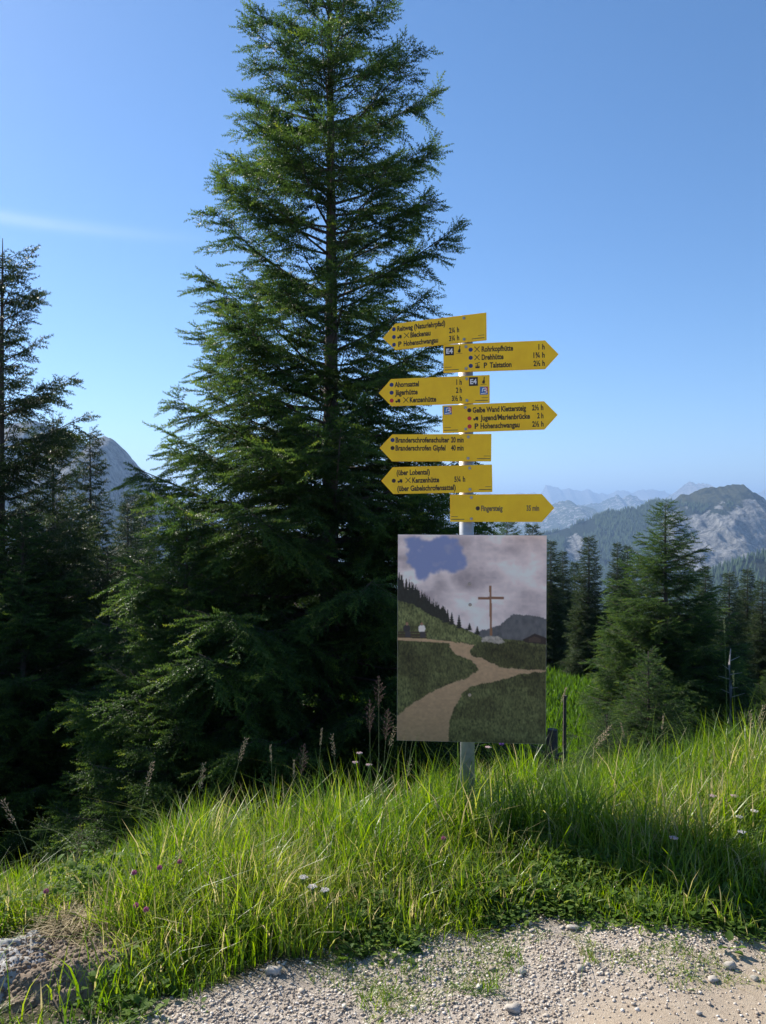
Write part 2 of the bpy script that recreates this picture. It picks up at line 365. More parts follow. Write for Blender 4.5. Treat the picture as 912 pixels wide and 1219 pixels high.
ridge('mountain', [(640, 640), (720, 612), (780, 594), (805, 583), (822, 574), (833, 571), (846, 575), (858, 584), (880, 596), (912, 600), (1000, 620)], 12500, 3000, 3000, -800, 320, 90, 600, 53, 1500, M_mt_far, flat(0.6), flat(0.3))
ridge('mountain', [(-300, 590), (0, 592), (200, 590), (400, 588), (560, 589), (600, 587), (628, 590), (645, 584), (660, 581), (680, 580), (694, 583), (708, 581), (722, 586), (740, 584), (760, 587), (785, 585), (800, 590), (880, 590), (905, 582), (925, 575), (960, 580), (1100, 590), (1400, 592)],
      19000, 4000, 5000, -900, 900, 80, 900, 63, 1700, M_mt_far, flat(0.8), flat(0.3))
# far-off woods: small pointed trees on the slopes, nobody could count them
def cone_wood(pts, hs, name, label):
    n = len(pts); k = 5; a = np.arange(k) * 2 * math.pi / k
    ring = np.stack([np.cos(a), np.sin(a), 0 * a], 1)
    T = np.concatenate([ring * [0.2, 0.2, 0], [[0, 0, 1.0]], ring * [0.12, 0.12, 0] + [0, 0, 0.45]])
    V = T[None] * hs[:, None, None] + pts[:, None, :]
    tri = [(i, (i + 1) % k, 5) for i in range(k)]
    T_ = (np.array(tri)[None] + (np.arange(n) * len(T))[:, None, None]).reshape(-1, 3)
    tint = np.repeat(R.random(n), len(T))
    o = link(name, np_mesh(name, V, T_, M_far_tree, {'tint': tint})); tag(o, label, 'forest', kind='stuff'); return o
def scatter_on(S, n, cond):
    VX, YY, Z, rock, slope = S[:5]; a, b = VX.shape
    i = R.random(n * 3) * (a - 1.001); j = R.random(n * 3) * (b - 1.001)
    i0 = i.astype(int); j0 = j.astype(int); fi = i - i0; fj = j - j0
    def s(Aa): return (Aa[i0, j0] * (1 - fi) + Aa[i0 + 1, j0] * fi) * (1 - fj) + (Aa[i0, j0 + 1] * (1 - fi) + Aa[i0 + 1, j0 + 1] * fi) * fj
    x, y, z, r = s(VX), s(YY), s(Z), s(rock); ok = cond(x, y, z, r); P = np.stack([x, y, z], 1)[ok][:n]; return P
wA = scatter_on(A, 26000, lambda x, y, z, r: (y < 3600) & (px3(x, y) > 560) & (px3(x, y) < 1000) & (r < 0.3) & ((fbm(x / 150, y / 150, 81, 4) > 0.40) | (py3(z, y) > 640)) & ((px3(x, y) < 800) | (py3(z, y) > 600)))
wC = scatter_on(Cc, 9000, lambda x, y, z, r: (px3(x, y) > 560) & (px3(x, y) < 1000) & (fbm(x / 100, y / 100, 82, 4) > 0.38))
wB = scatter_on(B, 5000, lambda x, y, z, r: (px3(x, y) > -20) & (px3(x, y) < 300) & (py3(z, y) > 590) & (y < 2600))
PW = np.concatenate([wA, wB, wC]); cone_wood(PW, 12 + 9 * R.random(len(PW)), 'distant_forest', 'blue hazed spruce forest covering the distant mountain slopes')
u = R.random(9000); yy = 130 + (u ** 0.7) * 1900; xx = (R.random(9000) - 0.5) * 1.3 * yy
PV = np.stack([xx, yy, ground(xx, yy)], 1); cone_wood(PV, 14 + 10 * R.random(9000), 'valley_forest', 'dark spruce forest on the slope dropping into the valley')

# ------------------------------------------------------------------ spruces
def shoot_tmpl(n, seed, rad=0.27):
    r = np.random.default_rng(seed); V = []; T = []
    for k in range(n):
        x = (k + 0.5) / n; a = k * 2.4 + r.uniform(-.4, .4); q = rad * (1.0 - 0.35 * x) * r.uniform(.8, 1.15)
        # base width lies along the twig, tip swept forwards
        V += [(x - 0.075, 0, 0), (x + 0.075, 0, 0), (x + 0.17, q * math.cos(a), q * math.sin(a) * 0.8)]
        T.append((3 * k, 3 * k + 1, 3 * k + 2))
    return np.array(V), np.array(T)
def basis(D, roll):
    D = D / np.linalg.norm(D, axis=1, keepdims=True)
    up = np.zeros_like(D); up[:, 2] = 1; U = np.cross(up, D); l = np.linalg.norm(U, axis=1, keepdims=True); U = np.where(l > 1e-4, U / np.maximum(l, 1e-4), [1, 0, 0])
    W = np.cross(D, U); c = np.cos(roll)[:, None]; s = np.sin(roll)[:, None]
    return D, U * c + W * s, -U * s + W * c
def spruce(H, prof, seed, whorl, per, sec_step, sh_step, sh_len, ntri, bare=0.25, lean=0.0, ang=(-0.12, 0.6), trunk_r=0.13, side=None, start=0.02, wood=True, opn=0.5, shag=False):
    r = np.random.default_rng(seed)
    prim = []; z = H * start
    while z < H * 0.985:
        t = z / H
        n = max(3, int(per * (0.7 + 0.3 * (1 - t)))); a0 = r.random() * 6.28
        for k in range(n):
            a = a0 + k * 6.28 / n + r.normal() * 0.22
            L = prof(t) * (r.uniform(0.62, 1.12) if t < .4 or not shag else r.uniform(.55, 1.12))
            if side is not None: L *= side(a, t)
            prim.append((z + r.uniform(-.5, .5) * whorl, a, L, t))
        z += whorl * (0.75 + opn * sstep(.42, .62, t) - 0.25 * t) * r.uniform(.85, 1.15)
    S0 = []; SD = []; SL = []; SS = []; bv = MB() if wood else None
    for (z0, a, L, t) in prim:
        c1 = ang[0] + (ang[1] - ang[0]) * t ** 0.8 + r.normal() * 0.08; c2 = 0.10 + r.normal() * 0.05
        if t < 0.45: c1 -= 0.15 * (0.45 - t)
        ca, sa_ = math.cos(a), math.sin(a); bend = r.normal() * 0.10
        def pos(s):
            lat = bend * L * s * s
            return np.stack([ca * L * s - sa_ * lat, sa_ * L * s + ca * lat, z0 + L * (c1 * s + c2 * s * s - 0.10 * np.sin(s * 3.14) * (1 - t))], -1)
        if wood:
            ss = np.array([0, .3, .65, 1.0]); pp = pos(ss); rr = 0.006 + 0.011 * L
            bv.tube([tuple(q) for q in pp], [rr, rr * .7, rr * .4, rr * .12], 4)
        m_ = max(4, int(L * (1 - bare * .5) / sec_step)); b0 = bare * (0.5 + r.random()) * (1 + (0.7 * float(sstep(.42, .6, t)) * float(1 - sstep(.85, .95, t)) if shag else 0)) if L > 0.6 else 0.08
        s = np.linspace(b0, 0.98, m_) + r.normal(size=m_) * 0.01
        P = pos(s); Dm = pos(s + 0.02) - P; Dm /= np.linalg.norm(Dm, axis=1, keepdims=True)
        sd_ = np.where(np.arange(m_) % 2 == 0, 1.0, -1.0)
        th = sd_ * (0.85 + r.normal(size=m_) * 0.18)
        dx = Dm[:, 0] * np.cos(th) - Dm[:, 1] * np.sin(th); dy = Dm[:, 0] * np.sin(th) + Dm[:, 1] * np.cos(th)
        droop = -0.34 * (1 - t) - 0.14 + r.normal(size=m_) * 0.26 + Dm[:, 2] * .6
        D = np.stack([dx, dy, droop], 1)
        l = L * 0.42 * np.minimum(1.0, (1.08 - s) * 1.7) ** 0.62 * np.minimum(1, .35 + 1.6 * (s - b0)) * r.uniform(.65, 1.15, m_) + 0.06
        l = np.minimum(l, 0.75 + 0.1 * L)
        keep = r.random(m_) > 0.08
        S0.append(P[keep]); SD.append(D[keep]); SL.append(l[keep]); SS.append(s[keep])
        # the leading tip
        S0.append(P[-1:] - Dm[-1:] * .02); SD.append(Dm[-1:]); SL.append(np.array([max(0.1, L * .08)])); SS.append(np.array([1.0]))
    S0 = np.concatenate(S0); SD = np.concatenate(SD); SL = np.concatenate(SL); SS = np.concatenate(SS)
    SD /= np.linalg.norm(SD, axis=1, keepdims=True)
    cnt = np.maximum(2, (SL / sh_step).astype(int)); idx = np.repeat(np.arange(len(S0)), cnt)
    st = np.concatenate([[0], np.cumsum(cnt)[:-1]]); kk = np.arange(len(idx)) - st[idx]
    u = (kk + 0.3) / cnt[idx]
    P = S0[idx] + SD[idx] * (SL[idx] * u)[:, None]; P[:, 2] -= 0.10 * SL[idx] * u * u
    sgn = np.where(kk % 2 == 0, 1.0, -1.0) * np.where(kk == cnt[idx] - 1, 0.1, 1)
    th = sgn * (0.75 + r.normal(size=len(idx)) * 0.25)
    D = SD[idx]; D = np.stack([D[:, 0] * np.cos(th) - D[:, 1] * np.sin(th), D[:, 0] * np.sin(th) + D[:, 1] * np.cos(th), D[:, 2] - 0.12 * r.random(len(idx)) + r.normal(size=len(idx)) * .12], 1)
    ln = sh_len * r.uniform(.7, 1.25, len(idx)) * (1 - 0.25 * u)
    # crown leader
    D, U, W = basis(D, r.random(len(idx)) * 6.28)
    TV, TT = shoot_tmpl(ntri, seed)
    V = P[:, None, :] + ln[:, None, None] * (TV[None, :, 0:1] * D[:, None, :] + TV[None, :, 1:2] * U[:, None, :] + TV[None, :, 2:3] * W[:, None, :])
    T = (TT[None] + (np.arange(len(idx)) * len(TV))[:, None, None]).reshape(-1, 3)
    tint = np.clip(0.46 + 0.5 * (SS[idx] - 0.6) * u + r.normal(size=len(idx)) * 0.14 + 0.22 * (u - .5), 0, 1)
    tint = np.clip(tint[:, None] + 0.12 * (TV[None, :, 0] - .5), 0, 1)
    V = V.reshape(-1, 3)
    if wood:
        # bare side twigs
        tv = np.array([(0, .5, 0), (0, -.5, 0.3), (0, 0, -.5), (1, 0, 0)]); tt = np.array([(0, 1, 3), (1, 2, 3), (2, 0, 3)])
        D2, U2, W2 = basis(SD, r.random(len(SD)) * 6)
        TVv = S0[:, None, :] + (tv[None, :, 0:1] * SL[:, None, None]) * D2[:, None, :] + 0.006 * (tv[None, :, 1:2] * U2[:, None, :] + tv[None, :, 2:3] * W2[:, None, :])
        twV = TVv.reshape(-1, 3); twT = (tt[None] + (np.arange(len(SD)) * 4)[:, None, None]).reshape(-1, 3)
        bq = np.array([f for f in bv.F if len(f) == 4]); n0 = len(bv.V)
        bT = np.concatenate([bq[:, [0, 1, 2]], bq[:, [0, 2, 3]], twT + n0]); bV = np.concatenate([np.array(bv.V), twV])
        bme = np_mesh('branches', bV, bT, M_bark)
    else: bme = None
    hs = np.linspace(0, 1, 14); tb = MB()
    tb.tube([(math.sin(q * 5 + seed) * .02 * H * .1, math.cos(q * 4 + seed) * .02 * H * .1, q * H - 0.4 * (q == 0)) for q in hs], [trunk_r * (1 - q) ** .85 + 0.006 for q in hs], 10 if wood else 5)
    return V, T, tint.ravel(), tb, bme
def plant_tree(V, T, tint, tb, bme, loc, label, group, rot=0, name='spruce_tree', m=None, scale=1.0):
    root = empty(name, loc, (0, 0, rot)); tag(root, label, 'tree', group); root.scale = (scale,) * 3
    tb.build('trunk', M_bark, root, True)
    if bme: link('branches', bme, root)
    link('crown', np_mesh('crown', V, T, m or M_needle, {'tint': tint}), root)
    return root
def copy_tree(src, loc, rot, scale, label, group=None):
    c = src.copy(); col.objects.link(c); c.location = loc; c.rotation_euler = (0, 0, rot); c.scale = (scale[0], scale[0], scale[1])
    c['label'] = label
    if group: c['group'] = group
    elif 'group' in c: del c['group']
    for ch in src.children:
        d = ch.copy(); col.objects.link(d); d.parent = c
    return c
GR = 'mountain spruces on the slope'
# the great spruce in the middle
YB = 11.0; xb = at(392, 0, YB).x; zb = gz(xb, YB); Hb = at(0, -95, YB).z - zb
pr_y = np.array([-95, -40, 0, 45, 100, 150, 220, 330, 400, 450, 560, 700, 850, 960, 1100])
pr_r = np.array([4, 30, 54, 90, 106, 132, 146, 150, 152, 166, 186, 232, 268, 300, 300]) * YB / F
pr_t = (CZ - (pr_y - HY) / F * YB - zb) / Hb
def prof_b(t): return float(np.interp(t, pr_t[::-1], pr_r[::-1])) * 0.97
big = spruce(Hb, prof_b, 11, 0.36, 9, 0.040, 0.036, 0.145, 14, bare=0.16, trunk_r=0.17, opn=0.62, shag=True, side=lambda a, t: 1 - .20 * max(0.0, math.cos(a)) * (t < .62))
plant_tree(*big, (xb, YB, zb), 'tallest spruce, its crown reaching the top of the picture behind the yellow signs', GR)
# proto spruces: open old one, dense one, narrow one, young one, small far ones
gen = lambda R_, p=0.8: (lambda t: R_ * (1 - t) ** p + 0.07)
open_sp = spruce(10.5, lambda t: 3.0 * (1 - t) ** .7 * (.8 + .2 * math.sin(t * 30)) + .10, 21, 0.33, 9, 0.05, 0.05, 0.20, 12, bare=0.14, trunk_r=0.15, ang=(-0.1, 0.5))
dense_sp = spruce(9.0, gen(2.9, .72), 22, 0.27, 9, 0.05, 0.05, 0.19, 12, bare=0.1, trunk_r=0.13, ang=(-0.05, .5))
narrow_sp = spruce(11.0, gen(1.7, .65), 23, 0.28, 10, 0.07, 0.07, 0.27, 12, bare=0.03, trunk_r=0.14, ang=(-.35, .3))
young_sp = spruce(4.5, gen(1.6, .85), 24, 0.17, 9, 0.045, 0.04, 0.13, 12, bare=0.05, trunk_r=0.06, ang=(0.1, .7))
far_sp = spruce(12.0, gen(1.9, .7), 25, 0.38, 10, 0.15, 0.16, 0.55, 9, bare=0.05, trunk_r=0.15, ang=(-.3, .4), wood=False)
far_sp2 = spruce(12.0, gen(1.5, .6), 26, 0.38, 10, 0.15, 0.16, 0.55, 9, bare=0.05, trunk_r=0.14, ang=(-.4, .2), wood=False)
protos = {}
def tree(kind, px, top, Y, label, rot=0.0, wide=1.0, group=GR):
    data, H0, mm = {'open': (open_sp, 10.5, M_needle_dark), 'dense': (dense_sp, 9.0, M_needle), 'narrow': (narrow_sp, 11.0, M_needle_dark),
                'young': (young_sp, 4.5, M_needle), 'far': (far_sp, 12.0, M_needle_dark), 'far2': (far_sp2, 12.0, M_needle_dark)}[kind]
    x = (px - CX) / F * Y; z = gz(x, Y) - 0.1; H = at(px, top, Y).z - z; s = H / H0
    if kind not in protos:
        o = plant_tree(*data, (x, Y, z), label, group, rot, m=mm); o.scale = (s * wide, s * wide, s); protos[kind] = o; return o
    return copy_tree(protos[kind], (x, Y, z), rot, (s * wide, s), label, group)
tree('open', 2, 283, 13.0, 'tall open spruce cut by the left edge of the picture', 0.4, 0.85)
tree('dense', 222, 600, 9.6, 'low bright green spruce merging into the left foot of the tallest spruce', 1.0, 1.0)
tree('open', 64, 490, 18.0, 'dark spruce just right of the tree at the left edge', 2.1, 0.75)
tree('narrow', 107, 508, 20.0, 'slender dark spruce with a bare pointed top before the left mountain', 0.0, 0.8)
tree('dense', 28, 620, 12.0, 'low dark spruce at the left edge, filling the foot of the tall one', 3.0, 1.1)
tree('open', 128, 650, 13.5, 'shaded spruce low between the left edge trees and the bright one', 4.0, 1.2)
tree('narrow', 152, 596, 30.0, 'small spruce top in the gap right of the slender dark spruce', 1.0, 1.1)
tree('far', 156, 584, 62.0, 'tiny far spruce tip, left one of two before the rocky mountain', 1.0)
tree('far2', 173, 590, 66.0, 'tiny far spruce tip, right one of two before the rocky mountain', 2.0)
tree('dense', 793, 600, 22.0, 'broad bushy spruce right of the photo board', 2.0, 1.12)
tree('young', 772, 775, 17.0, 'young light green spruce in front of the broad bushy one', 0.0, 1.2)
tree('young', 722, 850, 13.5, 'low bushy young spruce just above the grass right of the photo board', 1.7, 1.3)
tree('narrow', 701, 637, 33.0, 'dark narrow spruce standing alone left of the broad bushy one', 0.5, 1.15)
tree('narrow', 735, 645, 44.0, 'left one of two thin spruce tops behind the broad bushy one', 1.5, 1.0)
tree('narrow', 747, 648, 46.0, 'right one of two thin spruce tops behind the broad bushy one', 2.5, 1.0)
tree('narrow', 656, 642, 36.0, 'dark spruce directly beside the right edge of the photo board', 3.5, 1.1)
tree('narrow', 670, 655, 41.0, 'dark spruce between the one at the board edge and the one standing alone', 4.5, 1.1)
tree('far', 684, 668, 52.0, 'short spruce tip left of the lone dark narrow spruce', 0.3, 1.0)
tree('far', 634, 622, 48.0, 'spruce tip rising over the right part of the photo board', 0.9, 1.0)
tree('dense', 604, 612, 40.0, 'spruce behind the pole top of the photo board, under the last arrow sign', 1.9, 0.9)
tree('narrow', 868, 680, 30.0, 'leftmost of the tall thin spruces at the right edge', 0.2, 1.2)
tree('narrow', 890, 676, 36.0, 'middle one of the tall thin spruces at the right edge', 1.2, 1.2)
tree('narrow', 908, 690, 31.0, 'rightmost of the tall thin spruces at the right edge', 2.2, 1.2)
tree('narrow', 840, 672, 42.0, 'spruce half hidden behind the right side of the broad bushy one', 3.2, 1.2)
tree('dense', 915, 800, 19.0, 'low spruce at the right edge just above the tall grass', 3.9, 1.0)
k = 0
for i in range(58):
    side = i % 3
    if side == 0: px_ = rnd.uniform(-70, 260); Yt = rnd.uniform(24, 70); top = rnd.uniform(640, 700)
    elif side == 1: px_ = rnd.uniform(735, 990); Yt = rnd.uniform(50, 95); top = rnd.uniform(700, 735)
    else: px_ = rnd.uniform(280, 700); Yt = rnd.uniform(62, 95); top = rnd.uniform(668, 700)
    if side == 2 and px_ > 640: top += 12
    x_ = (px_ - CX) / F * Yt
    tree('far' if i % 2 else 'far2', px_, top, Yt, 'dark background spruce crowded among others behind the nearer trees', rnd.uniform(0, 6), rnd.uniform(.9, 1.3), 'dark background spruces')

# dead trunk and weathered stumps on the meadow
def dead_snag(px, ytop, ybot, Y, r, label, name='dead_tree'):
    a = at(px, ybot, Y); b = at(px + 1, ytop, Y); root = empty(name, (a.x, a.y, a.z)); tag(root, label, 'dead tree')
    mb = MB(); H = b.z - a.z
    mb.tube([(0, 0, -0.5), (0.02, 0, H * .4), (-.02, 0, H * .75), (b.x - a.x, 0, H)], [r, r * .8, r * .55, r * .2], 7); mb.build('trunk', M_deadwood, root, True)
    for i in range(9):
        z = H * (0.25 + .07 * i); an = i * 2.4; l = r * rnd.uniform(4, 9); q = MB()
        q.tube([(0, 0, z), (math.cos(an) * l, math.sin(an) * l, z + l * .3)], [r * .25, r * .06], 4); q.build('branch', M_deadwood, root)
dead_snag(869, 772, 850, 20, 0.05, 'pale bare dead trunk between the broad spruce and the thin ones at right')
wp = at(672, 884, 15); wx_, wz_ = wp.x, gz(wp.x, 15); hh = at(672, 828, 15).z - wz_
mb = MB(); mb.tube([(0, 0, -.2), (0, 0, hh * .5), (.01, 0, hh)], [.04, .037, .032], 7)
tag(mb.build('fence_post', M_bark, None, False, (wx_, 15, wz_)), 'dark weathered wooden post on the green slope right of the photo board', 'post')
for i, (q, qy, Ys) in enumerate(((655, 868, 9.5),)):
    a = at(q, qy, Ys); mb = MB(); root = empty('tree_stump', (a.x, Ys, gz(a.x, Ys))); hz_ = a.z - gz(a.x, Ys)
    tag(root, 'dark splintered stump just right of the lower edge of the photo board', 'tree stump')
    mb.tube([(0, 0, -.1), (0, 0, hz_ * .7), (.03, 0, hz_)], [.13, .09, .06], 9); mb.build('trunk', M_bark, root)
    for j in range(8):
        an = j * .8; qq = MB(); l = rnd.uniform(.15, .3); qq.tube([(0, 0, hz_ * .8), (math.cos(an) * l, math.sin(an) * l, hz_ * .8 + rnd.uniform(-.12, .12))], [.035, .008], 5); qq.build('root', M_bark, root)

# ------------------------------------------------------------------ signpost
PY = 4.19                                              # pole axis distance
post = empty('signpost', (at(557, 0, PY).x, PY, gz(at(557, 0, PY).x, PY)))
tag(post, 'galvanised signpost carrying yellow hiking arrows and a photo board', 'signpost')
pz = post.location.z; lean = math.radians(-0.25)
ztop = at(0, 377, PY).z - pz
bm = bmesh.new()
bmesh.ops.create_cone(bm, cap_ends=True, segments=40, radius1=0.038, radius2=0.038, depth=ztop + 0.5, matrix=Matrix.Translation((0, 0, (ztop - 0.5) / 2)))
pole = bm_obj('pole', bm, M_galv, post); pole.rotation_euler = (0, lean, 0)
for pp in pole.data.polygons: pp.use_smooth = len(pp.vertices) == 4
mpx = 4.15 / F
def text_mesh(s, x0, x1, y, h, gap=0.0):
    """text fitted to the box x0..x1, capital height h, baseline y (sign plane x,z); returns verts, faces"""
    cu = bpy.data.curves.new('t', 'FONT'); cu.body = s; cu.size = 1.0; cu.resolution_u = 4; cu.offset = 0.036
    ob = bpy.data.objects.new('t', cu); col.objects.link(ob)
    dg = bpy.context.evaluated_depsgraph_get(); me = bpy.data.meshes.new_from_object(ob.evaluated_get(dg))
    V = np.array([tuple(v.co) for v in me.vertices]); Fs = [tuple(p.vertices) for p in me.polygons]
    bpy.data.objects.remove(ob); bpy.data.curves.remove(cu); bpy.data.meshes.remove(me)
    V[:, 0] = x0 + (V[:, 0] - V[:, 0].min()) / max(1e-6, V[:, 0].max() - V[:, 0].min()) * (x1 - x0)
    V[:, 1] = y + V[:, 1] * h / 0.72
    return V, Fs
class Print:
    def __init__(s): s.V = []; s.F = []
    def add(s, V2, Fs, y):
        n = len(s.V); s.V += [(v[0], y, v[1]) for v in V2]; s.F += [tuple(i + n for i in f) for f in Fs]
    def poly(s, pts, y): s.add(pts, [tuple(range(len(pts)))], y)
    def rect(s, x0, x1, z0, z1, y): s.poly([(x0, z0), (x1, z0), (x1, z1), (x0, z1)], y)
    def line(s, a, b, wd, y):
        d = Vector(b) - Vector(a); d.normalize(); nrm = Vector((-d.y, d.x)) * wd / 2; a = Vector(a); b = Vector(b)
        s.poly([tuple(a + nrm), tuple(a - nrm), tuple(b - nrm), tuple(b + nrm)], y)
    def build(s, name, m, parent):
        me = bpy.data.meshes.new(name); me.from_pydata(s.V, [], s.F); me.materials.append(m); me.update(); return link(name, me, parent)
FR = -0.0052                                            # print lies just proud of the front face (front is -Y)
def arrow_sign(label, dirn, tip, sh, end, pymid, Hpx, yaw, roll, rows, bolts, extra=(), pcol=None, fine=None):
    Yc = PY - 0.045; cz_ = at(0, pymid, Yc).z - pz; k = Yc / F / math.cos(yaw)
    P0 = lambda q: (q - CX) / F; X = lambda q: (P0(q) * Yc - post.location.x) / (math.cos(yaw) + P0(q) * math.sin(yaw)); Zp = lambda q: q * Yc / F
    par = link('direction_sign', bpy.data.meshes.new('direction_sign'), post)
    h = Zp(Hpx) / 2; bm = bmesh.new()
    pts = [(X(tip), 0), (X(sh), h), (X(end), h), (X(end), -h), (X(sh), -h)]
    vs_ = [bm.verts.new((a, -0.005, b)) for a, b in pts]; f = bm.faces.new(vs_)
    e = bmesh.ops.extrude_face_region(bm, geom=[f]); bmesh.ops.translate(bm, verts=[v for v in e['geom'] if isinstance(v, bmesh.types.BMVert)], vec=(0, 0.010, 0))
    bmesh.ops.recalc_face_normals(bm, faces=bm.faces)
    bmesh.ops.bevel(bm, geom=[ed for ed in bm.edges], offset=0.0012, segments=2, affect='EDGES')
    bm.to_mesh(par.data); bm.free(); par.data.materials.append(M_yellow); par['label'] = label
    par.location = (0, -0.045, cz_); par.rotation_euler = (0, roll, -yaw)
    rowz = {1: Zp(9.6), 2: 0.0, 3: -Zp(9.6)}; ch = Zp(6.3)
    for (rw, kind, *a) in rows:
        z = rowz[rw] - ch / 2; ink = Print()
        if kind == 'T': V, Fs = text_mesh(a[0], X(a[1]), X(a[2]), z, ch); ink.add(V[:, :2], Fs, FR)
        elif kind == 'fork':
            x0, x1 = X(a[0]), X(a[0] + 6); wd = Zp(0.8); ink.line((x0, z), (x1, z + ch), wd, FR); ink.line((x0, z + ch), (x1, z), wd, FR - .0003)
        elif kind == 'bus':
            x0 = X(a[0]); q = Zp(1); ink.rect(x0, x0 + 6 * q, z + 1.0 * q, z + 2.8 * q, FR); ink.rect(x0 + 2.6 * q, x0 + 5.8 * q, z + 2.8 * q, z + 4.6 * q, FR)
            for c in (1.4, 4.6): ink.poly([(x0 + q * (c + math.cos(g_ * .785) * .9), z + q * (.9 + math.sin(g_ * .785) * .9)) for g_ in range(8)], FR - .0003)
        elif kind == 'gondola':
            x0 = X(a[0]); q = Zp(1); ink.rect(x0 + .4 * q, x0 + 5.6 * q, z - .2 * q, z + 2.2 * q, FR); ink.line((x0, z + 5.2 * q), (x0 + 6 * q, z + 6.8 * q), .7 * q, FR); ink.line((x0 + 3 * q, z + 2.2 * q), (x0 + 3 * q, z + 6 * q), .7 * q, FR - .0003); ink.line((x0 + .6 * q, z + 3.4 * q), (x0 + 5.4 * q, z + 3.4 * q), .6 * q, FR - .0005)
        elif kind == 'dot':
            c = (X(a[0]), rowz[rw] - Zp(.2)); d = Print(); d.poly([(c[0] + Zp(2.5) * math.cos(g_ * .2618), c[1] + Zp(2.5) * math.sin(g_ * .2618)) for g_ in range(24)], FR)
            o_ = d.build('trail_dot', {'b': M_bluedot, 'k': M_blackdot, 'r': M_reddot}[a[1]], par)
            o_['label'] = {'b': 'blue', 'k': 'black', 'r': 'red'}[a[1]] + ' round trail mark'
        if ink.V: ink.build('lettering' if kind == 'T' else 'pictogram', pcol or M_black, par)
    for ex in extra:
        if ex[0] == 'E4':
            x0, x1, z0, z1 = X(ex[1]), X(ex[1] + 10.6), Zp(ex[2] - 10.4), Zp(ex[2]); b = Print(); b.rect(x0, x1, z0, z1, FR); bo = b.build('trail_badge', M_black, par)
            V, Fs = text_mesh('E4', x0 + Zp(1.4), x1 - Zp(1.4), z0 + Zp(2.4), Zp(5.8)); w_ = Print(); w_.add(V[:, :2], Fs, FR - .0006); w_.build('lettering', M_white, bo)
        elif ex[0] == 'walker':
            x0, z0, q = X(ex[1]), Zp(ex[2]), Zp(1); ink = Print()
            ink.poly([(x0 + q * a_, z0 + q * b_) for a_, b_ in ((0, 1.2), (1, 0), (3.2, 0), (3.6, 2.6), (3, 5), (3.3, 8), (2.2, 8), (1.8, 4.5), (.6, 3))], FR)
            ink.rect(x0 - 1.5 * q, x0 + 5.5 * q, z0 - 1.2 * q, z0 - .8 * q, FR); ink.build('pictogram', M_black, par)
        elif ex[0] == 'logo':
            s_ = 9.4; x0, z1, q = X(ex[1]), Zp(ex[2]), Zp(1); b = Print(); b.rect(x0, x0 + s_ * q, z1 - s_ * q, z1, FR); bo = b.build('logo_badge', M_cyan, par)
            r_ = Print(); r_.poly([(x0 + 5.2 * q, z1 - .3 * q), (x0 + 9.2 * q, z1 - .3 * q), (x0 + 9.2 * q, z1 - 7.5 * q), (x0 + 6.6 * q, z1 - 7.5 * q)], FR - .0004); r_.build('red_field', M_reddot, bo)
            w_ = Print()
            for (a_, b_, c_, d_) in ((3.4, 2, 7.2, 1.6), (7.2, 1.6, 7.6, 3.8), (7.6, 3.8, 4.6, 4.6), (4.6, 4.6, 8.2, 5.4), (8.2, 5.4, 7.8, 7.6), (7.8, 7.6, 1.2, 8.2), (3.4, 2, 2.6, 6)):
                w_.line((x0 + a_ * q, z1 - b_ * q), (x0 + c_ * q, z1 - d_ * q), 1.0 * q, FR - .0008 - .0001 * a_)
            w_.build('lettering', M_white, bo)
    if fine:                                            # the makers' small print, too small to read: two hairlines
        x0, x1 = fine; ink = Print(); ink.rect(X(x0), X(x1), -h + Zp(2.6), -h + Zp(3.5), FR); ink.rect(X((x0 + x1) / 2 if dirn < 0 else x0), X(x1 if dirn < 0 else (x0 + x1) / 2), -h + Zp(6), -h + Zp(6.6), FR)
        ink.build('small_print', M_greyprint, par)
    for bx_ in bolts:
        for sgn in (1, -1):
            mb = MB(); mb.tube([(0, 0, 0), (0, -.004, 0)], [.008, .0075], 14); mb.tube([(0, -.004, 0), (0, -.0085, 0)], [.0052, .0048], 6)
            bo = mb.build('bolt', M_bolt, par); bo.location = (X(bx_), -0.005, sgn * h * 0.78)
    # clamp behind
    mb = MB(); mb.box((0, 0, 0), (0.05, 0.018, 0.03)); cl = mb.build('clamp', M_galv, par); cl.location = (0, 0.0145, 0)
    return par
r_ = math.radians
arrow_sign('tilted yellow arrow pointing left, topmost, first line Reitweg', -1, 456, 471, 579, 391, 32.5, r_(25), r_(-0.6), [
    (1, 'dot', 469.5, 'b'), (1, 'T', 'Reitweg (Naturlehrpfad)', 473.5, 530.5), (2, 'dot', 469.5, 'b'), (2, 'bus', 473.5), (2, 'fork', 481.5), (2, 'T', 'Bleckenau', 489, 513), (2, 'T', '2¼ h', 535, 547),
    (3, 'dot', 469.5, 'b'), (3, 'T', 'P', 474.5, 478.5), (3, 'T', 'Hohenschwangau', 481, 522, ), (3, 'T', '3¼ h', 535, 547)], [553], fine=(562, 577))
arrow_sign('yellow arrow pointing right, second from top, first line Rohrkopfhütte', 1, 665, 649, 528, 426, 33.5, r_(10), r_(-0.3), [
    (1, 'dot', 560.5, 'b'), (1, 'fork', 565), (1, 'T', 'Rohrkopfhütte', 573.5, 611), (1, 'T', '1 h', 641, 648.5), (2, 'dot', 560.5, 'b'), (2, 'fork', 565), (2, 'T', 'Drehhütte', 573.5, 599.5), (2, 'T', '1¾ h', 635, 648.5),
    (3, 'dot', 560.5, 'b'), (3, 'gondola', 565.5), (3, 'T', 'P', 576, 580), (3, 'T', 'Talstation', 583, 609), (3, 'T', '2½ h', 635, 648.5)], [555], [('E4', 530, 14), ('walker', 545, 6.5)], fine=(529.5, 546))
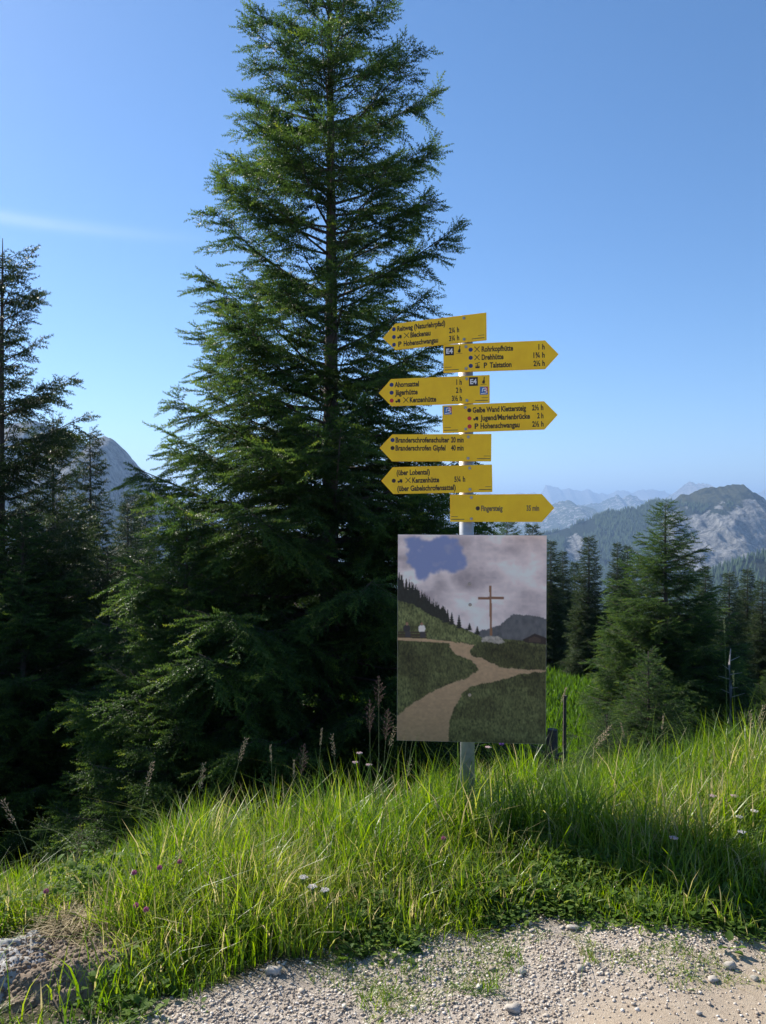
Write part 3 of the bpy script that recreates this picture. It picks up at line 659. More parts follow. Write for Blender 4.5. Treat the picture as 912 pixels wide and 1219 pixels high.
arrow_sign('yellow arrow pointing left, third from top, first line Ahornsattel', -1, 451, 466, 583, 464, 33, r_(12), r_(-0.3), [
    (1, 'dot', 466.5, 'b'), (1, 'T', 'Ahornsattel', 470, 499), (1, 'T', '1 h', 543.5, 550), (2, 'dot', 466.5, 'b'), (2, 'T', 'Jägerhütte', 470.5, 497.5), (2, 'T', '2 h', 543, 550),
    (3, 'dot', 466.5, 'r'), (3, 'bus', 471), (3, 'fork', 480.5), (3, 'T', 'Kenzenhütte', 488, 519.5), (3, 'T', '3½ h', 538, 550)], [556], [('E4', 558.5, 14.6), ('walker', 574, 6.5), ('logo', 571.5, 2.8)], fine=(566, 581))
arrow_sign('yellow arrow pointing right, fourth from top, first line Gelbe Wand Klettersteig', 1, 664, 648, 527, 498, 33, r_(11), r_(-0.9), [
    (1, 'dot', 559, 'k'), (1, 'T', 'Gelbe Wand Klettersteig', 563, 626.5), (1, 'T', '2½ h', 633.5, 647), (2, 'dot', 559, 'r'), (2, 'bus', 563.5), (2, 'T', 'Jugend/Marienbrücke', 572, 631), (2, 'T', '2 h', 639.5, 647),
    (3, 'dot', 559, 'r'), (3, 'T', 'P', 565, 569.5), (3, 'T', 'Hohenschwangau', 572, 618.5), (3, 'T', '2½ h', 633.5, 647)], [554.5], [('logo', 528.8, 14.8)], fine=(528.5, 545))
arrow_sign('yellow arrow pointing left, fifth from top, first line Branderschrofenschulter', -1, 452, 467, 585, 533, 32.5, r_(8), r_(0.5), [
    (1, 'dot', 467.5, 'b'), (1, 'T', 'Branderschrofenschulter', 471, 535), (1, 'T', '20 min', 537, 552), (2, 'dot', 467.5, 'k'), (2, 'T', 'Branderschrofen Gipfel', 471, 530.5), (2, 'T', '40 min', 537, 552)], [557.5], fine=(568, 584))
arrow_sign('yellow arrow pointing left, sixth from top, with two lines in brackets', -1, 454, 468, 586, 570, 32.5, r_(11), r_(-0.9), [
    (1, 'T', '(über Lobental)', 472.5, 512), (2, 'dot', 469, 'k'), (2, 'bus', 473.5), (2, 'fork', 483), (2, 'T', 'Kenzenhütte', 491, 523), (2, 'T', '5¼ h', 541, 554), (3, 'T', '(über Gabelschrofensattel)', 473, 542.5)], [559.5], fine=(570, 585))
arrow_sign('yellow arrow pointing right, lowest, reading Fingersteig', 1, 660, 645, 536, 605, 32.5, r_(16), r_(-0.1), [
    (2, 'dot', 569, 'k'), (2, 'T', 'Fingersteig', 573, 598.5), (2, 'T', '35 min', 627, 642)], [561.5], pcol=M_greyprint, fine=(537.5, 553))

# photo board: an aluminium panel with a printed picture of a path and a summit cross
def inpoly(U, V, pts):
    c = np.zeros(U.shape, bool); n = len(pts)
    for i in range(n):
        x1, y1 = pts[i]; x2, y2 = pts[(i + 1) % n]
        if y1 == y2: continue
        c ^= ((y1 > V) != (y2 > V)) & (U < (x2 - x1) * (V - y1) / (y2 - y1) + x1)
    return c
bw, bh = 175.5 * 4.145 / F, 246 * 4.145 / F
nu, nv_ = 300, 415
U, V = np.meshgrid(np.linspace(80, 712, nu), np.linspace(57, 935, nv_))
wob = (fbm(U / 22, V / 22, 4, 4) - .5) * 26; wob2 = (fbm(U / 22, V / 22, 14, 4) - .5) * 26
hfu = (fbm(U / 3.2, V / 3.2, 24, 3, .7) - .5) * 17; hfv = (fbm(U / 3.2, V / 3.2, 34, 3, .7) - .5) * 17
wob = wob + hfu; wob2 = wob2 + hfv
Uw, Vw = U + wob, V + wob2
def lin(c): c = np.array(c) / 255.0; return np.where(c < .04, c / 12.9, ((c + .055) / 1.055) ** 2.4)
cl = .55 * fbm(U / 170, V / 120, 31, 6, .55) + .45 * rfbm(U / 120, V / 80, 36, 5, .5); C = np.empty(U.shape + (3,))
tcl = np.clip((cl - .33) * 2.6, 0, 1)[..., None]
C[:] = lin((122, 114, 122)) * (1 - tcl) + lin((184, 174, 178)) * tcl
bl = inpoly(U + wob * 1.2, V + wob2 * 1.2, [(108, 78), (150, 66), (215, 84), (262, 62), (338, 70), (352, 118), (376, 178), (352, 205), (318, 222), (282, 206), (238, 216), (196, 252), (158, 240), (138, 196), (112, 150), (120, 112)])
sb = lambda a_: a_
bm_ = bl.astype(float)
for _ in range(6): bm_ = (bm_ + np.roll(bm_, 1, 0) + np.roll(bm_, -1, 0) + np.roll(bm_, 1, 1) + np.roll(bm_, -1, 1)) / 5
bm_ = (bm_ * np.clip(1.25 - .9 * np.abs(fbm(U / 60, V / 60, 35, 4) - .4) * 2, 0, 1))[..., None]; C = C * (1 - bm_) + lin((96, 108, 146)) * bm_; hz2 = np.clip((V - 330) / 170, 0, 1)[..., None] * .35; C = C * (1 - hz2) + lin((168, 160, 166)) * hz2
mt = inpoly(U + wob * .4, V + wob2 * .4, [(400, 470), (470, 452), (520, 438), (545, 408), (575, 392), (610, 392), (640, 392), (680, 400), (720, 410), (720, 530), (400, 530)])
mc = lin((50, 55, 62)) + (lin((84, 86, 92)) - lin((50, 55, 62))) * fbm(U / 14, V / 20, 6, 5)[..., None]; C[mt] = mc[mt]
gn = np.clip((fbm(U / 4, V / 9, 44, 4, .7)[..., None] - .5) * 1.9 + .5, 0, 1); gl = fbm(U / 60, V / 45, 45, 4)[..., None]
grass = (lin((24, 31, 20)) * (1 - gn) + lin((82, 88, 56)) * gn) * (0.25 + 1.6 * gl)
hill = np.interp(U, [80, 150, 230, 330, 420, 440, 720], [335, 352, 398, 440, 476, 492, 505]); hm = V > hill + wob * .15; C[hm] = grass[hm]
bright = inpoly(Uw, Vw, [(80, 340), (160, 365), (260, 425), (400, 480), (400, 510), (240, 500), (80, 470)]); C[bright] *= 1.35
tr = np.zeros(U.shape, bool)
trr = random.Random(3)
for q in range(95):
    uu = trr.uniform(75, 300); hb = np.interp(uu, [80, 150, 230, 330], [335, 352, 398, 440]) + trr.uniform(-2, 3); tp = np.interp(uu, [80, 150, 215, 300], [218, 262, 330, 385]) + trr.uniform(-16, 22)
    wd = trr.uniform(9, 15); hh_ = (V - tp) / (hb - tp); tr |= (hh_ > 0) & (hh_ < 1) & (np.abs(U - uu) < wd * hh_ * (0.65 + .35 * np.abs(np.sin(hh_ * 22 + uu))))
for uu, tp, hb in ((312, 382, 438), (343, 393, 452), (388, 428, 462), (421, 440, 478), (283, 362, 430), (375, 452, 462)):
    hh_ = (V - tp) / (hb - tp); tr |= (hh_ > 0) & (hh_ < 1) & (np.abs(U - uu) < 14 * hh_ * (0.6 + .4 * np.abs(np.sin(hh_ * 18))))
C[tr] = (lin((24, 28, 28)) * (0.7 + .8 * gn))[tr]
gmid = inpoly(Uw, Vw, [(395, 560), (400, 520), (450, 505), (600, 515), (720, 530), (720, 620), (540, 612), (440, 580)]); C[gmid] *= .62
gleft = inpoly(Uw, Vw, [(70, 510), (300, 515), (400, 560), (430, 610), (390, 660), (300, 640), (150, 640), (70, 660)]); C[gleft] *= .8
gright = inpoly(Uw, Vw, [(600, 650), (720, 632), (720, 770), (640, 720)]); C[gright] *= .7
path = inpoly(U + wob * .45, V + wob2 * .45, [(300, 511), (410, 520), (388, 545), (392, 566), (440, 578), (520, 614), (600, 622), (715, 624), (715, 630), (650, 636), (600, 642), (560, 662), (470, 680), (400, 698), (360, 730), (325, 790), (305, 850), (300, 940), (75, 940), (75, 832), (130, 790), (200, 742), (280, 700), (385, 660), (428, 625), (395, 585), (330, 562), (305, 535)])
path |= inpoly(U, V + wob2 * .1, [(75, 496), (200, 500), (320, 510), (320, 517), (180, 511), (75, 508)])
pc = lin((138, 116, 94)) * (0.75 + .5 * fbm(U / 12, V / 8, 51, 5, .6))[..., None]; pc *= np.interp(V, [500, 700, 935], [1.15, 1.05, .8])[..., None]; C[path] = pc[path]
st = inpoly(Uw, V + wob2 * .4, [(440, 490), (470, 482), (515, 487), (532, 505), (515, 516), (445, 508)]); C[st] = (lin((128, 124, 120)) * (.5 + fbm(U / 6, V / 6, 53, 3)[..., None]))[st]
C[(np.abs(U - 477.5 - (V - 380) * .02) < 4.8) & (V > 271) & (V < 483)] = lin((104, 76, 58)); C[(np.abs(V - 323 + (U - 478) * .03) < 5.5) & (U > 423) & (U < 533)] = lin((98, 70, 54))
hut = inpoly(U, V, [(612, 497), (664, 470), (715, 488), (715, 516), (625, 508)]); C[hut] = lin((34, 30, 32)); C[inpoly(U, V, [(640, 492), (664, 482), (690, 492), (690, 508), (640, 505)])] = lin((52, 44, 42))
bench = (V > 470) & (V < 497) & (U > 80) & (U < 205) & (np.abs(np.sin(V / 4)) > .4); C[bench] = lin((46, 38, 32))
for cx_, cc in ((120, (38, 38, 44)), (184, (170, 165, 165))):
    C[((U - cx_) / 15) ** 2 + ((V - 457) / 17) ** 2 < 1] = lin(cc); C[((U - cx_) / 6) ** 2 + ((V - 437) / 7) ** 2 < 1] = lin((110, 84, 72)); C[(np.abs(U - cx_ - 4) < 11) & (V > 470) & (V < 496)] = lin((44, 44, 50))
Cp = np.pad(C, ((1, 1), (1, 1), (0, 0)), 'edge'); C = C * .4 + .15 * (Cp[2:, 1:-1] + Cp[:-2, 1:-1] + Cp[1:-1, 2:] + Cp[1:-1, :-2])
C = C * np.interp(V, [57, 480, 520, 935], [1.2, 1.22, 1.05, 1.0])[..., None]
C = np.clip(C * 1.85 * np.array([1.10, 1.0, .86]), 0, 1)
m, t, p, o = mat('printed_photograph'); a = attr(t, 'print'); t.links.new(a.outputs['Color'], p.inputs['Base Color']); p.inputs['Roughness'].default_value = 0.35; p.inputs['Specular IOR Level'].default_value = 0.3
bxx = np.linspace(-bw / 2, bw / 2, nu); bzz = np.linspace(bh / 2, -bh / 2, nv_); BX, BZ = np.meshgrid(bxx, bzz)
ii = (np.arange(nv_ - 1)[:, None] * nu + np.arange(nu - 1)[None, :]).ravel(); Qb = np.stack([ii, ii + nu, ii + nu + 1, ii + 1], 1)
mb = MB(); mb.box((0, 0.0035, 0), (bw + .002, 0.006, bh + .002)); board = mb.build('photo_board', M_alu, post)
board['label'] = 'large board printed with a photo of a path and a wooden cross'
bc = at(561, 760, PY - .045); board.location = (bc.x - post.location.x, -0.052, bc.z - pz); board.rotation_euler = (0, r_(0.3), -r_(4))
pic = link('picture', np_mesh('picture', np.stack([BX, BX * 0 - 0.0006, BZ], 2), Qb, m, {'print': C.reshape(-1, 3)}, False, 4), board)
for (u_, v_) in ((387, 263), (390, 352), (390, 735)):
    mb = MB(); mb.tube([(0, 0, 0), (0, -.003, 0)], [.009, .0085], 14); mb.tube([(0, -.003, 0), (0, -.008, 0)], [.0055, .005], 6)
    bo = mb.build('bolt', M_bolt, board); bo.location = ((u_ - 396) / 632 * bw, -0.001, (496 - v_) / 878 * bh)
mb = MB()
for (u_, v_) in ((390, 300), (390, 735)):
    mb.box(((u_ - 396) / 632 * bw, 0.0105, (496 - v_) / 878 * bh), (0.05, 0.008, 0.03))
mb.build('clamp', M_galv, board)

# ------------------------------------------------------------------ grass, weeds, gravel
def blades(n, xr, hf, dens, seed, width=(0.0034, 0.0075), tint_c=0.42, name='grass', label='', lean=0.35, behind=0.5, front=0.0, mat_=None):
    r = np.random.default_rng(seed); x = r.uniform(*xr, n * 2)
    e = edgeY(x) + (fbm(x * 5, x * 0 + 2, 21, 3) - .5) * .3; c = crestY(x)
    y = e - front + (c + behind - e + front) * r.random(n * 2)
    keep = r.random(n * 2) < dens(x, y); x = x[keep][:n]; y = y[keep][:n]; n = len(x)
    h = hf(x, y) * r.uniform(.55, 1.12, n); az = r.random(n) * 6.28; b = np.abs(r.normal(size=n)) * lean + .1
    dirx = np.cos(az); diry = np.sin(az); wv = r.uniform(*width, n)
    pxv = -diry; pyv = dirx
    # blade faces turned at random, not all to the lens
    tw = r.normal(size=n) * 0.6; fx = pxv * np.cos(tw) - pyv * np.sin(tw); fy = pxv * np.sin(tw) + pyv * np.cos(tw)
    Vv = []; s_ = [0, .35, .68, 1.0]; ww = [1.0, .95, .62, 0]
    z0 = ground(x, y) - 0.01
    for si, wi in zip(s_, ww):
        o_ = h * b * si * si * 1.2; zz = z0 + h * (si - 0.32 * b * si ** 3); X = x + dirx * o_; Y = y + diry * o_
        if wi > 0:
            Vv.append(np.stack([X - fx * wv * wi / 2, Y - fy * wv * wi / 2, zz], 1)); Vv.append(np.stack([X + fx * wv * wi / 2, Y + fy * wv * wi / 2, zz], 1))
        else: Vv.append(np.stack([X, Y, zz], 1))
    Vv = np.stack(Vv, 1); Tt = np.array([(0, 1, 3), (0, 3, 2), (2, 3, 5), (2, 5, 4), (4, 5, 6)])
    T = (Tt[None] + (np.arange(n) * 7)[:, None, None]).reshape(-1, 3)
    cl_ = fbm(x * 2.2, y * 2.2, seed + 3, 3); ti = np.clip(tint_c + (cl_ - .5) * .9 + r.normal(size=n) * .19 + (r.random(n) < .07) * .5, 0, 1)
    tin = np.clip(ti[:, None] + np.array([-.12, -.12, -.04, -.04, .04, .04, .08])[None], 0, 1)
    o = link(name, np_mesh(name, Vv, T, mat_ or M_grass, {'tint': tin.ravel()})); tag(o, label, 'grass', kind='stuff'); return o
def tpos(x, y): e = edgeY(x); return np.clip((y - e) / np.maximum(crestY(x) - e, .2), 0, 1.3)
def htall(x, y):
    t = tpos(x, y); base = np.interp(x, [-2.6, -1.9, -1.3, -0.9, 0.2, 1.2, 2.6], [.18, .20, .27, .34, .33, .34, .34])
    return base * np.interp(t, [0, .12, .3, .7, 1.3], [.25, .55, .85, 1.0, 1.0]) * (.30 + 1.4 * fbm(x * 2.3, y * 2.3, 61, 3))
dirtc = (-1.16, 2.80)
def nodirt(x, y): return 1 - np.exp(-(((x - dirtc[0] + .10) / .42) ** 2 + ((y - dirtc[1] + .04) / .30) ** 2) ** 3)
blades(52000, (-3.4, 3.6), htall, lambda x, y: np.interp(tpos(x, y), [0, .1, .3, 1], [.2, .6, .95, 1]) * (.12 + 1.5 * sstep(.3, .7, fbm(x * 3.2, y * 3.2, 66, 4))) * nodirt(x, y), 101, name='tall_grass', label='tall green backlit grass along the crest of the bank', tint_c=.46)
blades(42000, (-3.2, 3.4), lambda x, y: .035 + .07 * sstep(.45, .75, fbm(x * 6, y * 6, 67, 3)), lambda x, y: np.clip(1.2 - tpos(x, y) * 1.2, 0.05, 1) * sstep(.46, .58, fbm(x * 5, y * 5, 68, 4) + .16 * sstep(0, .15, tpos(x, y))) * nodirt(x, y), 102, (0.002, 0.004), .5, 'short_grass', 'short sparse grass creeping onto the gravel edge', 1.0, -0.2, .34)
blades(7500, (-3.2, 3.6), lambda x, y: htall(x, y) * 1.35, lambda x, y: np.interp(tpos(x, y), [0, .2, .5, 1], [0, .3, .8, 1]) * sstep(.45, .62, fbm(x * 2.6, y * 2.6, 91, 3)) * nodirt(x, y), 103, (0.0055, 0.0095), .55, 'broad_grass', 'clumps of broad bladed grass standing above the finer grass', .35)
blades(1500, (-3.0, 3.5), lambda x, y: htall(x, y) * 1.5 + .05, lambda x, y: np.interp(tpos(x, y), [0, .2, .5, 1], [.1, .5, .9, 1]) * nodirt(x, y), 104, (0.0018, 0.003), .45, 'dry_stems', 'thin straw coloured dry stems standing in the grass', .95)
# meadow on the slope further down
def slope_grass(n, seed):
    r = np.random.default_rng(seed); y = 6.5 + 45 * r.random(n) ** 1.6; x = (r.random(n) * 1.25 - .25) * y * .42
    h = .22 + .2 * r.random(n); az = r.random(n) * 6.28; w_ = .012 + .0012 * y; z = ground(x, y)
    V = np.stack([np.stack([x - np.cos(az) * w_, y - np.sin(az) * w_, z], 1), np.stack([x + np.cos(az) * w_, y + np.sin(az) * w_, z], 1), np.stack([x + r.normal(size=n) * .1, y + r.normal(size=n) * .1, z + h], 1)], 1)
    T = np.arange(n * 3).reshape(-1, 3)
    o = link('meadow_grass', np_mesh('meadow_grass', V, T, M_grass, {'tint': np.repeat(np.clip(.16 + r.normal(size=n) * .1, 0, .5), 3)})); tag(o, 'green meadow grass on the slope below the bank', 'grass', kind='stuff')
slope_grass(90000, 111)
# broad-leaved weeds: rosettes of small folded leaves
def weeds(n, seed):
    r = np.random.default_rng(seed); x = r.uniform(-3.0, 3.3, n * 4); y = edgeY(x) + (crestY(x) - edgeY(x)) * r.random(n * 4) ** 1.2 + r.normal(size=n * 4) * .04
    t = tpos(x, y); keep = (r.random(n * 4) < np.interp(t, [0, .12, .5, 1], [.25, .9, .9, .5]) * sstep(.42, .62, fbm(x * 3.3, y * 3.3, 77, 4)) * nodirt(x, y)); x = x[keep][:n]; y = y[keep][:n]; n = len(x)
    k = 9; idx = np.repeat(np.arange(n), k); N = len(idx); big_ = r.random(n) ** 2
    L = (.014 + .03 * big_[idx] ** 2) * r.uniform(.6, 1.2, N); wdt = L * r.uniform(.28, .5, N); az = r.random(N) * 6.28; el = r.uniform(.05, 1.1, N)
    hh = r.random(N) ** 1.3 * np.interp(tpos(x, y), [0, .2, 1], [.02, .11, .24])[idx]; rr = r.random(N) * .05
    P = np.stack([x[idx] + np.cos(az) * rr, y[idx] + np.sin(az) * rr, ground(x, y)[idx] + hh], 1)
    D = np.stack([np.cos(az) * np.cos(el), np.sin(az) * np.cos(el), np.sin(el)], 1); S_ = np.stack([-np.sin(az), np.cos(az), 0 * az], 1); Nn = np.cross(D, S_)
    tm = [(0, 0, 0), (.35, .5, .06), (.35, -.5, .06), (.45, 0, -.04), (.75, .36, -.02), (.75, -.36, -.02), (.8, 0, -.1), (1, 0, -.22)]
    V = np.stack([P + D * (L * a)[:, None] + S_ * (2 * wdt * b)[:, None] + Nn * (-L * c * -1)[:, None] for a, b, c in tm], 1)
    Tt = np.array([(0, 3, 1), (0, 2, 3), (1, 3, 4), (3, 6, 4), (2, 5, 3), (3, 5, 6), (4, 6, 7), (6, 5, 7)]); T = (Tt[None] + (np.arange(N) * 8)[:, None, None]).reshape(-1, 3)
    ti = np.repeat(np.clip(.45 + r.normal(size=n)[idx] * .15 + r.normal(size=N) * .1, 0, 1), 8)
    o = link('low_weeds', np_mesh('low_weeds', V, T, M_weed, {'tint': ti})); tag(o, 'low leafy weeds at the foot of the bank', 'weeds', kind='stuff')
weeds(9000, 121)
# gravel
def rock_tmpl(seed, sub=1):
    bm = bmesh.new(); bmesh.ops.create_icosphere(bm, subdivisions=sub, radius=1.0); r = random.Random(seed)
    for v in bm.verts: v.co *= r.uniform(.6, 1.25)
    V = np.array([tuple(v.co) for v in bm.verts]); T = np.array([[v.index for v in f.verts] for f in bm.faces]); bm.free(); return V, T
def pebbles(n, seed):
    r = np.random.default_rng(seed); x = r.uniform(-3.0, 3.2, n * 3); y = 1.6 + 1.75 * r.random(n * 3); e = edgeY(x) + (fbm(x * 5, y * 5, 21, 3) - .5) * .3
    sandy = sstep(-0.1, 0.5, (x - 0.55) * 0.8 - (y - 2.62) * 1.5 + (fbm(x * 4, y * 4, 5, 3) - .5) * .6)
    keep = (y < e + .14) & (r.random(n * 3) > sandy * .88) & ((y < e) | (r.random(n * 3) < .4)); x = x[keep][:n]; y = y[keep][:n]; n = len(x)
    s = .0012 + .0058 * r.random(n) ** 4 + (r.random(n) < .004) * .007
    VV = []; TT = []; CC = []; off = 0
    for q in range(4):
        V, T = rock_tmpl(200 + q); m_ = np.arange(n) % 4 == q; k = m_.sum(); a = r.random(k) * 6.28; sx_ = s[m_] * r.uniform(.8, 1.5, k); sy_ = s[m_] * r.uniform(.7, 1.2, k); sz_ = s[m_] * r.uniform(.5, .9, k)
        L = V[None] * np.stack([sx_, sy_, sz_], 1)[:, None]; c, s_ = np.cos(a)[:, None], np.sin(a)[:, None]
        X = L[..., 0] * c - L[..., 1] * s_ + x[m_][:, None]; Yy = L[..., 0] * s_ + L[..., 1] * c + y[m_][:, None]; Z = L[..., 2] + (ground(x[m_], y[m_]) + sz_ * .45)[:, None]
        VV.append(np.stack([X, Yy, Z], 2).reshape(-1, 3)); TT.append((T[None] + off + (np.arange(k) * len(V))[:, None, None]).reshape(-1, 3)); off += k * len(V); CC.append(np.repeat(r.random(k), len(V)))
    m, t, p, o = mat('pebble_stone'); a = attr(t, 'tint'); t.links.new(ramp(t, a.outputs['Fac'], [(0, (.22, .17, .13)), (.4, (.40, .335, .265)), (.8, (.53, .465, .39)), (1, (.66, .60, .53))]), p.inputs['Base Color']); p.inputs['Roughness'].default_value = .85
    o = link('gravel', np_mesh('gravel', np.concatenate(VV), np.concatenate(TT), m, {'tint': np.concatenate(CC)})); tag(o, 'loose pale limestone gravel on the path', 'gravel', kind='stuff')
pebbles(100000, 131)
def gpt(px, py):                                       # point of the ground under a pixel of the photograph
    Y = 2.0
    while Y < 8:
        p_ = at(px, py, Y)
        if p_.z <= gz(p_.x, p_.y): return p_
        Y += .01
    return at(px, py, 4.6)
def stone(px, py, r, label, seed, sq=(1.2, .9, .7)):
    V, T = rock_tmpl(seed, 2); r2 = np.random.default_rng(seed); V = V * (1 + .06 * r2.normal(size=(len(V), 1))); V = V * np.array(sq) * r * .82; p_ = gpt(px, py)
    o = link('stone', np_mesh('stone', V, T, M_stone)); o.location = (p_.x, p_.y, gz(p_.x, p_.y) + r * .35); tag(o, label, 'stone', 'loose stones lying on the gravel')
stone(612, 1204, .028, 'large pale stone lying nearest the camera on the gravel', 301)
stone(691, 1155, .019, 'pale stone in the middle of the gravel below the grass tuft', 302, (1, .8, .9))
stone(869, 1153, .022, 'pale stone with a hard shadow at the right side of the path', 303)
stone(849, 1168, .020, 'flat pale stone left below the right side one', 304, (1.4, 1, .5))
stone(898, 1168, .016, 'grey stone nearest the right edge of the path', 305)
stone(326, 1160, .03, 'rounded stone half sunk at the foot of the weeds', 306)
stone(626, 1089, .020, 'pale stone at the far tip of the gravel under the grass', 307)
stone(683, 1108, .022, 'light stone bedded in the short grass of the gravel tip', 308, (1.5, .9, .5))
stone(620, 1160, .019, 'small squarish stone above the large pale one', 309)
stone(832, 1208, .012, 'small dark stone on the sandy part of the path', 310)

# bare earth, slab and stub of an old post at the left
def mound(name, c, rx, ry, h, mat_, seed, n=70, rough=.03):
    u = np.linspace(-1, 1, n); UU, WW = np.meshgrid(u, u); X = c[0] + UU * rx; Y = c[1] + WW * ry
    rr = np.sqrt(UU ** 2 + WW ** 2) + (fbm(UU * 2.5 + seed, WW * 2.5, seed, 4) - .5) * .5; env = 1 - sstep(.55, 1.0, rr)
    Z = ground(X, Y) - .03 + env * (h + .03) + (fbm(UU * 6, WW * 6, seed + 2, 5, .6) - .5) * rough * env * 2
    ii = (np.arange(n - 1)[:, None] * n + np.arange(n - 1)[None, :]).ravel(); Q = np.stack([ii, ii + 1, ii + n + 1, ii + n], 1)
    return link(name, np_mesh(name, np.stack([X, Y, Z], 2), Q, mat_, None, True, 4))
M_dirt = plain('dry_earth', (0.20, 0.15, 0.105), .95, var=.4, sc_=30, bmp=.9)
pd = gpt(70, 1165)
d_ = mound('bare_earth', (pd.x + .04, pd.y + .03), .34, .30, .072, M_dirt, 5, rough=.04); tag(d_, kind='structure')
ps = gpt(2, 1172); sl_ = mound('rock_slab', (ps.x - .12, ps.y + .03), .36, .24, .085, plain('slab_limestone', (0.34, 0.33, 0.31), .9, var=.45, sc_=40, bmp=1.0), 8, rough=.03)
tag(sl_, 'pale grey rock slab beside the bare earth at the left edge', 'rock')
pt = gpt(35, 1146); mb = MB()
mb.tube([(0, 0, -.05), (0, 0, .085), (0, 0, .090)], [.024, .024, .021], 18)
tag(mb.build('post_stub', plain('old_grey_plastic', (.22, .23, .25), .5), None, False, (pt.x, pt.y + .03, gz(pt.x, pt.y))), 'short grey sawn-off post stub in the bare earth', 'post stub')
def clods(n, seed):
    r = np.random.default_rng(seed); x = pd.x + .02 + r.normal(size=n) * .14; y = pd.y - .02 + r.normal(size=n) * .13; s = .002 + .008 * r.random(n) ** 3
    dg = bpy.context.evaluated_depsgraph_get(); dg.update(); z = np.empty(n)
    for i in range(n):
        hit = [ob.ray_cast((x[i], y[i], 3), (0, 0, -1)) for ob in (d_, sl_)]; z[i] = max([h[1].z for h in hit if h[0]] + [gz(x[i], y[i])])
    V, T = rock_tmpl(seed); L = V[None] * np.stack([s * r.uniform(.8, 1.5, n), s, s * .7], 1)[:, None] * (1 + .15 * r.normal(size=(n, 1, 3))); P = np.stack([x, y, z], 1)[:, None] + L
    o = link('soil_clods', np_mesh('soil_clods', P, (T[None] + (np.arange(n) * len(V))[:, None, None]).reshape(-1, 3), M_dirt)); tag(o, 'crumbled brown clods lying on the bare earth', 'soil', kind='stuff')
clods(3200, 151)
def straw(n, c, rx, ry, seed):
    r = np.random.default_rng(seed); x = c[0] + r.normal(size=n) * rx; y = c[1] + r.normal(size=n) * ry; z = ground(x, y) + .035 + .07 * np.exp(-(((x - c[0]) / .2) ** 2 + ((y - c[1]) / .2) ** 2)) + r.random(n) * .02
    a = r.random(n) * 6.28; l = r.uniform(.03, .13, n); w_ = .0012
    A_ = np.stack([x, y, z], 1); B_ = A_ + np.stack([np.cos(a) * l, np.sin(a) * l, r.normal(size=n) * .015], 1); S_ = np.stack([-np.sin(a), np.cos(a), 0 * a], 1) * w_
    V = np.stack([A_ - S_, A_ + S_, B_ + S_, B_ - S_], 1); Q = np.arange(n * 4).reshape(-1, 4)
    o = link('dry_grass', np_mesh('dry_grass', V, Q, M_straw, {'tint': np.repeat(r.random(n), 4)}, k=4)); tag(o, 'dead straw lying over the bare earth', 'dry grass', kind='stuff')
p2 = gpt(95, 1125); straw(1300, (p2.x, p2.y), .13, .08, 141)

# ------------------------------------------------------------------ single grass stalks and flowers
def bez(a, b, lean, n=9):
    P = []
    for i in range(n):
        t = i / (n - 1); P.append(a.lerp(b, t) + Vector((-lean * math.sin(t * math.pi * .5) * (1 - t) * 1.6, 0, 0)))
    return P
M_stem = leafmat('grass_stem', [(0, (.10, .13, .04)), (1, (.3, .27, .12))], .2); M_stemg = plain('green_stem', (.07, .13, .03), .5)
M_head_tan = plain('seed_head_tan', (.42, .31, .19), .7, var=.25, sc_=90); M_head_red = plain('seed_head_red', (.17, .085, .07), .7, var=.3, sc_=90); M_head_green = plain('seed_head_green', (.17, .20, .08), .7, var=.3, sc_=90)
M_pinkf = plain('clover_pink', (.46, .12, .24), .6, var=.25, sc_=200); M_whitef = plain('umbel_white', (.72, .66, .62), .6, var=.15, sc_=200); M_purple = plain('thistle_purple', (.30, .12, .50), .6, var=.25, sc_=200); M_palepink = plain('pale_pink_petals', (.66, .47, .46), .6, var=.2, sc_=200)
def surfpt(px, py, frac=.75):
    Y = 2.2
    while Y < 6.5:
        p_ = at(px, py, Y); h = float(htall(np.array([p_.x]), np.array([Y]))[0]) * frac if Y > edgeY(p_.x) else 0
        if p_.z <= gz(p_.x, Y) + h: return p_
        Y += .02
    return at(px, py, float(crestY((px - CX) / F * 4.3)))
